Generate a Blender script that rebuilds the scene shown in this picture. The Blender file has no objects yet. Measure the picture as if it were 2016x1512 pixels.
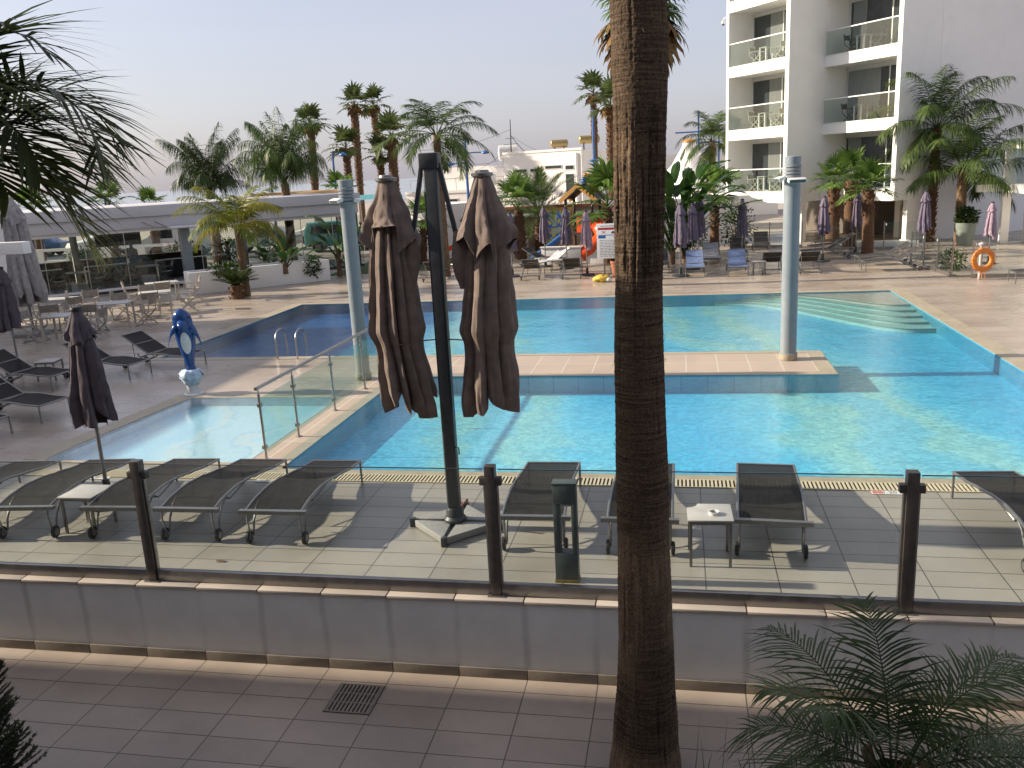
import bpy, bmesh, math, random
from math import sin, cos, pi, radians as R
from mathutils import Vector, Matrix, noise
from mathutils.geometry import tessellate_polygon

SC = bpy.context.scene
COL = SC.collection
V = Vector

# ------------------------------------------------------------------ materials
def new_mat(name):
    m = bpy.data.materials.new(name)
    m.use_nodes = True
    nt = m.node_tree
    nt.nodes.clear()
    return m, nt, nt.nodes.new('ShaderNodeOutputMaterial')

def nd(nt, typ, **kw):
    n = nt.nodes.new(typ)
    for k, v in kw.items():
        if k.startswith('_'):
            setattr(n, k[1:], v)
        else:
            n.inputs[k.replace('__', ' ')].default_value = v
    return n

def rgba(c):
    return (c[0], c[1], c[2], 1.0)

def coords(nt, world):
    if world:
        return nt.nodes.new('ShaderNodeNewGeometry').outputs['Position']
    return nt.nodes.new('ShaderNodeTexCoord').outputs['Object']

def mat(name, col, rough=.6, var=.12, scale=6.0, bump=0.0, bscale=None, metal=0.0, world=False, stretch=None, col2=None, spec=.5, dirt=0.0):
    """Principled surface whose colour wanders a little with two noises."""
    m, nt, out = new_mat(name)
    L = nt.links.new
    p = nt.nodes.new('ShaderNodeBsdfPrincipled')
    p.inputs['Roughness'].default_value = rough
    p.inputs['Metallic'].default_value = metal
    p.inputs['Specular IOR Level'].default_value = spec
    co = coords(nt, world)
    if stretch:
        mp = nd(nt, 'ShaderNodeMapping', Scale=stretch)
        L(co, mp.inputs['Vector']); co = mp.outputs['Vector']
    n1 = nd(nt, 'ShaderNodeTexNoise', Scale=scale, Detail=6.0, Roughness=.6)
    L(co, n1.inputs['Vector'])
    c2 = col2 if col2 else tuple(max(0, c * (1 - 2 * var)) for c in col)
    rp = nt.nodes.new('ShaderNodeValToRGB')
    rp.color_ramp.elements[0].position = .3
    rp.color_ramp.elements[1].position = .7
    rp.color_ramp.elements[0].color = rgba(c2)
    rp.color_ramp.elements[1].color = rgba(col)
    L(n1.outputs['Fac'], rp.inputs['Fac'])
    colour = rp.outputs['Color']
    if dirt:
        n2 = nd(nt, 'ShaderNodeTexNoise', Scale=scale * .17, Detail=8.0, Roughness=.7)
        L(co, n2.inputs['Vector'])
        r2 = nt.nodes.new('ShaderNodeValToRGB')
        r2.color_ramp.elements[0].position = .35
        r2.color_ramp.elements[1].position = .62
        r2.color_ramp.elements[0].color = (1 - dirt, 1 - dirt, 1 - dirt * 1.1, 1)
        r2.color_ramp.elements[1].color = (1, 1, 1, 1)
        L(n2.outputs['Fac'], r2.inputs['Fac'])
        mx = nt.nodes.new('ShaderNodeMix'); mx.data_type = 'RGBA'; mx.blend_type = 'MULTIPLY'
        mx.inputs['Factor'].default_value = 1.0
        L(colour, mx.inputs['A']); L(r2.outputs['Color'], mx.inputs['B'])
        colour = mx.outputs['Result']
    L(colour, p.inputs['Base Color'])
    rr = nd(nt, 'ShaderNodeMapRange', From__Min=.3, From__Max=.7, To__Min=max(.02, rough - .08), To__Max=min(1, rough + .08))
    L(n1.outputs['Fac'], rr.inputs['Value']); L(rr.outputs['Result'], p.inputs['Roughness'])
    if bump:
        nb = nd(nt, 'ShaderNodeTexNoise', Scale=bscale or scale * 4, Detail=5.0)
        L(co, nb.inputs['Vector'])
        b = nd(nt, 'ShaderNodeBump', Strength=bump, Distance=.02)
        L(nb.outputs['Fac'], b.inputs['Height']); L(b.outputs['Normal'], p.inputs['Normal'])
    L(p.outputs['BSDF'], out.inputs['Surface'])
    return m

def tile_mat(name, c1, c2, w, h, mortar, mcol, rough, ox=0, oy=0, vertical=False, dirt=.2, spec=.5, streak=0.0):
    """Rectangular tiles w by h, laid straight, in world metres."""
    m, nt, out = new_mat(name)
    L = nt.links.new
    p = nd(nt, 'ShaderNodeBsdfPrincipled', Roughness=rough)
    p.inputs['Specular IOR Level'].default_value = spec
    pos = coords(nt, True)
    if vertical:
        sx = nt.nodes.new('ShaderNodeSeparateXYZ'); L(pos, sx.inputs[0])
        cx = nt.nodes.new('ShaderNodeCombineXYZ'); L(sx.outputs[0], cx.inputs[0]); L(sx.outputs[2], cx.inputs[1])
        vec = cx.outputs[0]
    else:
        vec = pos
    mp = nd(nt, 'ShaderNodeMapping', Location=(-ox, -oy, 0)); L(vec, mp.inputs['Vector'])
    br = nt.nodes.new('ShaderNodeTexBrick')
    br.offset = 0.0; br.squash = 1.0
    for k, v in (('Scale', 1.0), ('Mortar Size', mortar), ('Mortar Smooth', .1), ('Bias', 0.0), ('Brick Width', w), ('Row Height', h)):
        br.inputs[k].default_value = v
    br.inputs['Color1'].default_value = rgba(c1); br.inputs['Color2'].default_value = rgba(c2); br.inputs['Mortar'].default_value = rgba(mcol)
    L(mp.outputs['Vector'], br.inputs['Vector'])
    n2 = nd(nt, 'ShaderNodeTexNoise', Scale=.9, Detail=9.0, Roughness=.65)
    if streak:
        m2 = nd(nt, 'ShaderNodeMapping', Scale=(.35, streak, 1)); L(vec, m2.inputs['Vector']); L(m2.outputs['Vector'], n2.inputs['Vector'])
    else:
        L(vec, n2.inputs['Vector'])
    r2 = nt.nodes.new('ShaderNodeValToRGB')
    r2.color_ramp.elements[0].position = .36; r2.color_ramp.elements[1].position = .64
    r2.color_ramp.elements[0].color = (1 - dirt,) * 3 + (1,); r2.color_ramp.elements[1].color = (1, 1, 1, 1)
    L(n2.outputs['Fac'], r2.inputs['Fac'])
    mx = nt.nodes.new('ShaderNodeMix'); mx.data_type = 'RGBA'; mx.blend_type = 'MULTIPLY'; mx.inputs['Factor'].default_value = 1.0
    L(br.outputs['Color'], mx.inputs['A']); L(r2.outputs['Color'], mx.inputs['B'])
    n3 = nd(nt, 'ShaderNodeTexNoise', Scale=45.0, Detail=3.0); L(vec, n3.inputs['Vector'])
    r3 = nt.nodes.new('ShaderNodeValToRGB')
    r3.color_ramp.elements[0].color = (.86,) * 3 + (1,); r3.color_ramp.elements[1].color = (1, 1, 1, 1)
    L(n3.outputs['Fac'], r3.inputs['Fac'])
    m3 = nt.nodes.new('ShaderNodeMix'); m3.data_type = 'RGBA'; m3.blend_type = 'MULTIPLY'; m3.inputs['Factor'].default_value = 1.0
    L(mx.outputs['Result'], m3.inputs['A']); L(r3.outputs['Color'], m3.inputs['B'])
    L(m3.outputs['Result'], p.inputs['Base Color'])
    rr = nd(nt, 'ShaderNodeMapRange', From__Min=.35, From__Max=.65, To__Min=max(.05, rough - .14), To__Max=rough + .12)
    L(n2.outputs['Fac'], rr.inputs['Value']); L(rr.outputs['Result'], p.inputs['Roughness'])
    b = nd(nt, 'ShaderNodeBump', Strength=.5, Distance=.004)
    inv = nd(nt, 'ShaderNodeMath', _operation='SUBTRACT'); inv.inputs[0].default_value = 1.0
    L(br.outputs['Fac'], inv.inputs[1])
    L(inv.outputs[0], b.inputs['Height']); L(b.outputs['Normal'], p.inputs['Normal'])
    L(p.outputs['BSDF'], out.inputs['Surface'])
    return m

def stained_wall_mat(name, col, step, off):
    """Rendered wall with a dirty drip under each coping joint and blotchy patches."""
    m, nt, out = new_mat(name)
    L = nt.links.new
    p = nd(nt, 'ShaderNodeBsdfPrincipled', Roughness=.85)
    pos = coords(nt, True)
    sx = nt.nodes.new('ShaderNodeSeparateXYZ'); L(pos, sx.inputs[0])
    n0 = nd(nt, 'ShaderNodeTexNoise', Scale=2.2, Detail=3.0); L(pos, n0.inputs['Vector'])
    wob = nd(nt, 'ShaderNodeMath', _operation='MULTIPLY_ADD'); wob.inputs[1].default_value = .07; L(n0.outputs['Fac'], wob.inputs[0]); L(sx.outputs[0], wob.inputs[2])
    a = nd(nt, 'ShaderNodeMath', _operation='ADD'); a.inputs[1].default_value = -off - .035 + step * 100.5; L(wob.outputs[0], a.inputs[0])
    f = nd(nt, 'ShaderNodeMath', _operation='MODULO'); f.inputs[1].default_value = step; L(a.outputs[0], f.inputs[0])
    c = nd(nt, 'ShaderNodeMath', _operation='SUBTRACT'); c.inputs[1].default_value = step / 2; L(f.outputs[0], c.inputs[0])
    ab = nd(nt, 'ShaderNodeMath', _operation='ABSOLUTE'); L(c.outputs[0], ab.inputs[0])
    mr = nd(nt, 'ShaderNodeMapRange', From__Min=.012, From__Max=.05, To__Min=1.0, To__Max=0.0); L(ab.outputs[0], mr.inputs['Value'])
    mp = nd(nt, 'ShaderNodeMapping', Scale=(3, 3, 1.1)); L(pos, mp.inputs['Vector'])
    n1 = nd(nt, 'ShaderNodeTexNoise', Scale=1.0, Detail=5.0); L(mp.outputs[0], n1.inputs['Vector'])
    r1 = nd(nt, 'ShaderNodeMapRange', From__Min=.35, From__Max=.65, To__Min=.04, To__Max=.34); L(n1.outputs['Fac'], r1.inputs['Value'])
    mu = nd(nt, 'ShaderNodeMath', _operation='MULTIPLY'); L(mr.outputs[0], mu.inputs[0]); L(r1.outputs[0], mu.inputs[1])
    n2 = nd(nt, 'ShaderNodeTexNoise', Scale=1.3, Detail=9.0, Roughness=.7); L(pos, n2.inputs['Vector'])
    r2 = nt.nodes.new('ShaderNodeValToRGB')
    r2.color_ramp.elements[0].position = .33; r2.color_ramp.elements[1].position = .66
    r2.color_ramp.elements[0].color = rgba(tuple(x * .84 for x in col)); r2.color_ramp.elements[1].color = rgba(col)
    L(n2.outputs['Fac'], r2.inputs['Fac'])
    mx = nt.nodes.new('ShaderNodeMix'); mx.data_type = 'RGBA'
    mx.inputs['B'].default_value = (.12, .11, .10, 1); L(mu.outputs[0], mx.inputs['Factor']); L(r2.outputs['Color'], mx.inputs['A'])
    L(mx.outputs['Result'], p.inputs['Base Color'])
    nb = nd(nt, 'ShaderNodeTexNoise', Scale=70.0, Detail=4.0); L(pos, nb.inputs['Vector'])
    b = nd(nt, 'ShaderNodeBump', Strength=.2, Distance=.01); L(nb.outputs['Fac'], b.inputs['Height']); L(b.outputs['Normal'], p.inputs['Normal'])
    L(p.outputs['BSDF'], out.inputs['Surface'])
    return m

def leaf_mat(name, c1, c2, trans=.3, rough=.45, scale=1.2, dead=False):
    m, nt, out = new_mat(name)
    L = nt.links.new
    co = coords(nt, False)
    n1 = nd(nt, 'ShaderNodeTexNoise', Scale=scale, Detail=4.0); L(co, n1.inputs['Vector'])
    rp = nt.nodes.new('ShaderNodeValToRGB')
    rp.color_ramp.elements[0].position = .32; rp.color_ramp.elements[1].position = .68
    rp.color_ramp.elements[0].color = rgba(c1); rp.color_ramp.elements[1].color = rgba(c2)
    L(n1.outputs['Fac'], rp.inputs['Fac'])
    if dead:
        x = rp.color_ramp.elements.new(.70); x.color = rgba(c2)
        rp.color_ramp.elements[-1].position = .80; rp.color_ramp.elements[-1].color = (.20, .125, .04, 1)
    p = nd(nt, 'ShaderNodeBsdfPrincipled', Roughness=rough); p.inputs['Specular IOR Level'].default_value = .22
    t = nt.nodes.new('ShaderNodeBsdfTranslucent')
    L(rp.outputs['Color'], p.inputs['Base Color']); L(rp.outputs['Color'], t.inputs['Color'])
    mx = nd(nt, 'ShaderNodeMixShader', Fac=trans)
    L(p.outputs['BSDF'], mx.inputs[1]); L(t.outputs['BSDF'], mx.inputs[2]); L(mx.outputs[0], out.inputs['Surface'])
    return m

def schlick(nt, f0, normal=None):
    """Two-sided Fresnel reflectance (no total reflection on back faces)."""
    L = nt.links.new
    lw = nd(nt, 'ShaderNodeLayerWeight', Blend=.5)
    if normal: L(normal, lw.inputs['Normal'])
    pw = nd(nt, 'ShaderNodeMath', _operation='POWER'); pw.inputs[1].default_value = 5.0
    L(lw.outputs['Facing'], pw.inputs[0])
    ma = nd(nt, 'ShaderNodeMath', _operation='MULTIPLY_ADD'); ma.inputs[1].default_value = 1 - f0; ma.inputs[2].default_value = f0
    L(pw.outputs[0], ma.inputs[0])
    return ma.outputs[0]

def glass_mat(name, tint, ior=1.45, rough=.0, bump=0.0):
    m, nt, out = new_mat(name)
    L = nt.links.new
    t = nd(nt, 'ShaderNodeBsdfTransparent', Color=rgba(tint))
    g = nd(nt, 'ShaderNodeBsdfGlossy', Roughness=rough)
    f = schlick(nt, ((ior - 1) / (ior + 1)) ** 2)
    mx = nt.nodes.new('ShaderNodeMixShader')
    L(f, mx.inputs[0]); L(t.outputs[0], mx.inputs[1]); L(g.outputs[0], mx.inputs[2]); L(mx.outputs[0], out.inputs['Surface'])
    return m

def water_mat(name, tint, waves=1.0):
    m, nt, out = new_mat(name)
    L = nt.links.new
    pos = coords(nt, True)
    n1 = nd(nt, 'ShaderNodeTexNoise', Scale=9.0, Detail=4.0, Roughness=.6); L(pos, n1.inputs['Vector'])
    n2 = nd(nt, 'ShaderNodeTexNoise', Scale=1.3, Detail=2.0); L(pos, n2.inputs['Vector'])
    ad = nd(nt, 'ShaderNodeMath', _operation='MULTIPLY_ADD'); ad.inputs[1].default_value = 2.2
    L(n2.outputs['Fac'], ad.inputs[0]); L(n1.outputs['Fac'], ad.inputs[2])
    b = nd(nt, 'ShaderNodeBump', Strength=.32 * waves, Distance=.035); L(ad.outputs[0], b.inputs['Height'])
    t = nd(nt, 'ShaderNodeBsdfTransparent', Color=rgba(tint))
    g = nd(nt, 'ShaderNodeBsdfGlossy', Roughness=.03); L(b.outputs['Normal'], g.inputs['Normal'])
    f = schlick(nt, .02, b.outputs['Normal'])
    mx = nt.nodes.new('ShaderNodeMixShader')
    L(f, mx.inputs[0]); L(t.outputs[0], mx.inputs[1]); L(g.outputs[0], mx.inputs[2]); L(mx.outputs[0], out.inputs['Surface'])
    return m

def mosaic_mat(name, deep, sparkle_cells=14.0):
    """Small glass mosaic: blue field, broad wavy bands of pale sand-green, navy at the deep end."""
    m, nt, out = new_mat(name)
    L = nt.links.new
    p = nd(nt, 'ShaderNodeBsdfPrincipled', Roughness=.35)
    pos = coords(nt, True)
    wn = nd(nt, 'ShaderNodeTexNoise', Scale=.42, Detail=4.0, Roughness=.55); L(pos, wn.inputs['Vector'])
    mixv = nt.nodes.new('ShaderNodeVectorMath'); mixv.operation = 'MULTIPLY_ADD'
    mixv.inputs[1].default_value = (3.4, 1.6, 0)
    L(wn.outputs['Color'], mixv.inputs[0]); L(pos, mixv.inputs[2])
    mp = nd(nt, 'ShaderNodeMapping', Rotation=(0, 0, R(-14)), Location=(1.1, 0, 0)); L(mixv.outputs[0], mp.inputs['Vector'])
    wv = nd(nt, 'ShaderNodeTexWave', Scale=.12 if deep == 'kids' else .05, Distortion=0.0); L(mp.outputs[0], wv.inputs['Vector'])
    rp = nt.nodes.new('ShaderNodeValToRGB'); rp.color_ramp.interpolation = 'EASE'
    e = rp.color_ramp.elements
    if deep == 'kids':
        cols = ((0, (.36, .62, .72)), (.42, (.42, .66, .72)), (.5, (.50, .66, .66)), (.70, (.50, .66, .64)), (.78, (.37, .57, .70)), (.86, (.44, .66, .70)))
    else:
        cols = ((0, (.05, .42, .66)), (.45, (.08, .47, .67)), (.62, (.13, .51, .66)), (.74, (.20, .53, .58)), (.92, (.25, .55, .54)), (1.0, (.15, .5, .63)))
    e[0].position, e[0].color = cols[0][0], rgba(cols[0][1])
    e[1].position, e[1].color = cols[-1][0], rgba(cols[-1][1])
    for q, c in cols[1:-1]:
        x = e.new(q); x.color = rgba(c)
    L(wv.outputs['Fac'], rp.inputs['Fac'])
    colour = rp.outputs['Color']
    vo = nd(nt, 'ShaderNodeTexVoronoi', Scale=sparkle_cells); L(pos, vo.inputs['Vector'])
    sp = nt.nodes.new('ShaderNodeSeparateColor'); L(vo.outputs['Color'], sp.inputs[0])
    r2 = nt.nodes.new('ShaderNodeValToRGB')  # light and dark values paint the sparkle of rippled sunlight into the floor
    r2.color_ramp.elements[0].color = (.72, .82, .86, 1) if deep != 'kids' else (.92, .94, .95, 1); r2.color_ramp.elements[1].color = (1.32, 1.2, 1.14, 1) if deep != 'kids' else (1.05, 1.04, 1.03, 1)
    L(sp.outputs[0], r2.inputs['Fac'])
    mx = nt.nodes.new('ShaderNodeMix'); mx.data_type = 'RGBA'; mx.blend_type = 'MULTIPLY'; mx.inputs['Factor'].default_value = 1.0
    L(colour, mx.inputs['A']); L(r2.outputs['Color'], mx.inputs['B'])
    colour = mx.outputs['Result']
    if deep == 'main_wall':      # wall colour darkened to even out the stronger sun it catches
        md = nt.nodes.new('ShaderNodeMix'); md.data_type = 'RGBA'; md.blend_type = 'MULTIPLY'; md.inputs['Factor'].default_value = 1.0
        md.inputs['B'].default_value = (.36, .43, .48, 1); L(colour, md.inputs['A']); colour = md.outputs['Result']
    if deep == 'main':
        sx = nt.nodes.new('ShaderNodeSeparateXYZ'); L(mixv.outputs[0], sx.inputs[0])
        # navy tiles in the deep end, towards -X of the far arm
        mr = nd(nt, 'ShaderNodeMapRange', From__Min=-6.3, From__Max=-4.2); L(sx.outputs[0], mr.inputs['Value'])
        my = nd(nt, 'ShaderNodeMapRange', From__Min=17.6, From__Max=17.9, To__Min=1.0, To__Max=0.0)
        sy = nt.nodes.new('ShaderNodeSeparateXYZ'); L(pos, sy.inputs[0]); L(sy.outputs[1], my.inputs['Value'])
        mxm = nd(nt, 'ShaderNodeMath', _operation='MAXIMUM'); L(mr.outputs[0], mxm.inputs[0]); L(my.outputs[0], mxm.inputs[1])
        r3 = nt.nodes.new('ShaderNodeValToRGB')
        f = r3.color_ramp.elements
        f[0].color = (.006, .10, .31, 1); f[1].color = (1, 1, 1, 1)
        x = f.new(.35); x.color = (.008, .15, .42, 1)
        x = f.new(.6); x.color = (.10, .34, .55, 1)
        L(mxm.outputs[0], r3.inputs['Fac'])
        m4 = nt.nodes.new('ShaderNodeMix'); m4.data_type = 'RGBA'; m4.blend_type = 'MIX'
        L(mxm.outputs[0], m4.inputs['Factor']); L(r3.outputs['Color'], m4.inputs['A']); L(colour, m4.inputs['B'])
        colour = m4.outputs['Result']
    L(colour, p.inputs['Base Color'])
    L(p.outputs['BSDF'], out.inputs['Surface'])
    return m

def bark_mat(name, c1, c2, ring=38.0, bump=.6, world=False):
    m, nt, out = new_mat(name)
    L = nt.links.new
    p = nd(nt, 'ShaderNodeBsdfPrincipled', Roughness=.9)
    p.inputs['Specular IOR Level'].default_value = .2
    co = coords(nt, world)
    mv = nd(nt, 'ShaderNodeMapping', Scale=(26, 26, 2.2)); L(co, mv.inputs['Vector'])
    n1 = nd(nt, 'ShaderNodeTexNoise', Scale=1.0, Detail=6.0, Roughness=.7); L(mv.outputs[0], n1.inputs['Vector'])
    mh = nd(nt, 'ShaderNodeMapping', Scale=(2.0, 2.0, ring)); L(co, mh.inputs['Vector'])
    n2 = nd(nt, 'ShaderNodeTexNoise', Scale=1.0, Detail=3.0); L(mh.outputs[0], n2.inputs['Vector'])
    mb = nd(nt, 'ShaderNodeMapping', Scale=(.8, .8, 1.6)); L(co, mb.inputs['Vector'])
    n3 = nd(nt, 'ShaderNodeTexNoise', Scale=1.0, Detail=3.0); L(mb.outputs[0], n3.inputs['Vector'])
    mx = nt.nodes.new('ShaderNodeMix'); mx.data_type = 'FLOAT'
    rs = nd(nt, 'ShaderNodeMapRange', From__Min=.42, From__Max=.58); L(n3.outputs['Fac'], rs.inputs['Value'])
    rs.inputs['To Max'].default_value = .5
    L(rs.outputs[0], mx.inputs['Factor']); L(n1.outputs['Fac'], mx.inputs['A']); L(n2.outputs['Fac'], mx.inputs['B'])
    rp = nt.nodes.new('ShaderNodeValToRGB')
    rp.color_ramp.elements[0].position = .3; rp.color_ramp.elements[1].position = .68
    rp.color_ramp.elements[0].color = rgba(c1); rp.color_ramp.elements[1].color = rgba(c2)
    L(mx.outputs[0], rp.inputs['Fac'])
    L(rp.outputs['Color'], p.inputs['Base Color'])
    b = nd(nt, 'ShaderNodeBump', Strength=bump, Distance=.03); L(mx.outputs[0], b.inputs['Height']); L(b.outputs['Normal'], p.inputs['Normal'])
    L(p.outputs['BSDF'], out.inputs['Surface'])
    return m

def big_bark_mat(name):
    """Old palm bark: wavering ring scars every few centimetres, split vertical cracks, paler fibrous zones."""
    m, nt, out = new_mat(name)
    L = nt.links.new
    p = nd(nt, 'ShaderNodeBsdfPrincipled', Roughness=.92); p.inputs['Specular IOR Level'].default_value = .15
    pos = coords(nt, True)
    mb = nd(nt, 'ShaderNodeMapping', Scale=(.7, .7, 1.25), Location=(0, 0, 3.7)); L(pos, mb.inputs['Vector'])
    n3 = nd(nt, 'ShaderNodeTexNoise', Scale=1.0, Detail=2.0); L(mb.outputs[0], n3.inputs['Vector'])
    zone = nd(nt, 'ShaderNodeMapRange', From__Min=.57, From__Max=.66); L(n3.outputs['Fac'], zone.inputs['Value'])
    mh = nd(nt, 'ShaderNodeMapping', Scale=(3.0, 3.0, 62)); L(pos, mh.inputs['Vector'])
    wv = nd(nt, 'ShaderNodeTexNoise', Scale=1.0, Detail=5.0, Roughness=.62); L(mh.outputs[0], wv.inputs['Vector'])
    mv = nd(nt, 'ShaderNodeMapping', Scale=(34, 34, 1.7)); L(pos, mv.inputs['Vector'])
    n1 = nd(nt, 'ShaderNodeTexNoise', Scale=1.0, Detail=7.0, Roughness=.72); L(mv.outputs[0], n1.inputs['Vector'])
    nf = nd(nt, 'ShaderNodeTexNoise', Scale=60.0, Detail=5.0, Roughness=.7); L(pos, nf.inputs['Vector'])
    mx = nt.nodes.new('ShaderNodeMix'); mx.data_type = 'FLOAT'
    L(zone.outputs[0], mx.inputs['Factor']); L(wv.outputs['Fac'], mx.inputs['A']); L(n1.outputs['Fac'], mx.inputs['B'])
    av = nd(nt, 'ShaderNodeMath', _operation='MULTIPLY_ADD'); av.inputs[1].default_value = .62; L(nf.outputs['Fac'], av.inputs[0])
    hf = nd(nt, 'ShaderNodeMath', _operation='MULTIPLY'); hf.inputs[1].default_value = .62; L(mx.outputs[0], hf.inputs[0]); L(hf.outputs[0], av.inputs[2])
    rp = nt.nodes.new('ShaderNodeValToRGB'); e = rp.color_ramp.elements
    e[0].position = .42; e[0].color = (.022, .015, .010, 1); e[1].position = .80; e[1].color = (.24, .178, .122, 1)
    x = e.new(.60); x.color = (.115, .082, .056, 1)
    L(av.outputs[0], rp.inputs['Fac'])
    mc = nd(nt, 'ShaderNodeMapping', Scale=(15, 15, .8), Location=(4, 0, 0)); L(pos, mc.inputs['Vector'])
    nc = nd(nt, 'ShaderNodeTexNoise', Scale=1.0, Detail=3.0); L(mc.outputs[0], nc.inputs['Vector'])
    cr = nd(nt, 'ShaderNodeMapRange', From__Min=.66, From__Max=.73, To__Max=.75); L(nc.outputs['Fac'], cr.inputs['Value'])
    md = nt.nodes.new('ShaderNodeMix'); md.data_type = 'RGBA'; md.inputs['B'].default_value = (.016, .011, .008, 1)
    L(cr.outputs[0], md.inputs['Factor']); L(rp.outputs['Color'], md.inputs['A'])
    zl = nt.nodes.new('ShaderNodeMix'); zl.data_type = 'RGBA'; zl.blend_type = 'MULTIPLY'; zl.inputs['Factor'].default_value = 1.0
    zc = nt.nodes.new('ShaderNodeValToRGB'); zc.color_ramp.elements[0].color = (.72, .70, .68, 1); zc.color_ramp.elements[1].color = (1.35, 1.3, 1.22, 1)
    L(zone.outputs[0], zc.inputs['Fac']); L(md.outputs['Result'], zl.inputs['A']); L(zc.outputs['Color'], zl.inputs['B'])
    L(zl.outputs['Result'], p.inputs['Base Color'])
    b = nd(nt, 'ShaderNodeBump', Strength=.9, Distance=.02); L(av.outputs[0], b.inputs['Height']); L(b.outputs['Normal'], p.inputs['Normal'])
    L(p.outputs['BSDF'], out.inputs['Surface'])
    return m

def mesh_cloth_mat(name, col, see=.0, rough=.7):
    """Woven sling fabric: fine weave bump, partly see-through holes."""
    m, nt, out = new_mat(name)
    L = nt.links.new
    p = nd(nt, 'ShaderNodeBsdfPrincipled', Roughness=rough); p.inputs['Specular IOR Level'].default_value = .12
    co = coords(nt, False)
    n1 = nd(nt, 'ShaderNodeTexNoise', Scale=9.0, Detail=5.0); L(co, n1.inputs['Vector'])
    rp = nt.nodes.new('ShaderNodeValToRGB')
    rp.color_ramp.elements[0].position = .35; rp.color_ramp.elements[1].position = .7
    rp.color_ramp.elements[0].color = rgba(tuple(c * .72 for c in col)); rp.color_ramp.elements[1].color = rgba(col)
    L(n1.outputs['Fac'], rp.inputs['Fac']); L(rp.outputs['Color'], p.inputs['Base Color'])
    w = nd(nt, 'ShaderNodeTexNoise', Scale=160.0, Detail=2.0); L(co, w.inputs['Vector'])
    b = nd(nt, 'ShaderNodeBump', Strength=.3, Distance=.003); L(w.outputs['Fac'], b.inputs['Height']); L(b.outputs['Normal'], p.inputs['Normal'])
    if see:
        t = nt.nodes.new('ShaderNodeBsdfTransparent')
        mx = nd(nt, 'ShaderNodeMixShader', Fac=see)
        L(p.outputs[0], mx.inputs[1]); L(t.outputs[0], mx.inputs[2]); L(mx.outputs[0], out.inputs['Surface'])
    else:
        L(p.outputs[0], out.inputs['Surface'])
    return m

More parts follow.
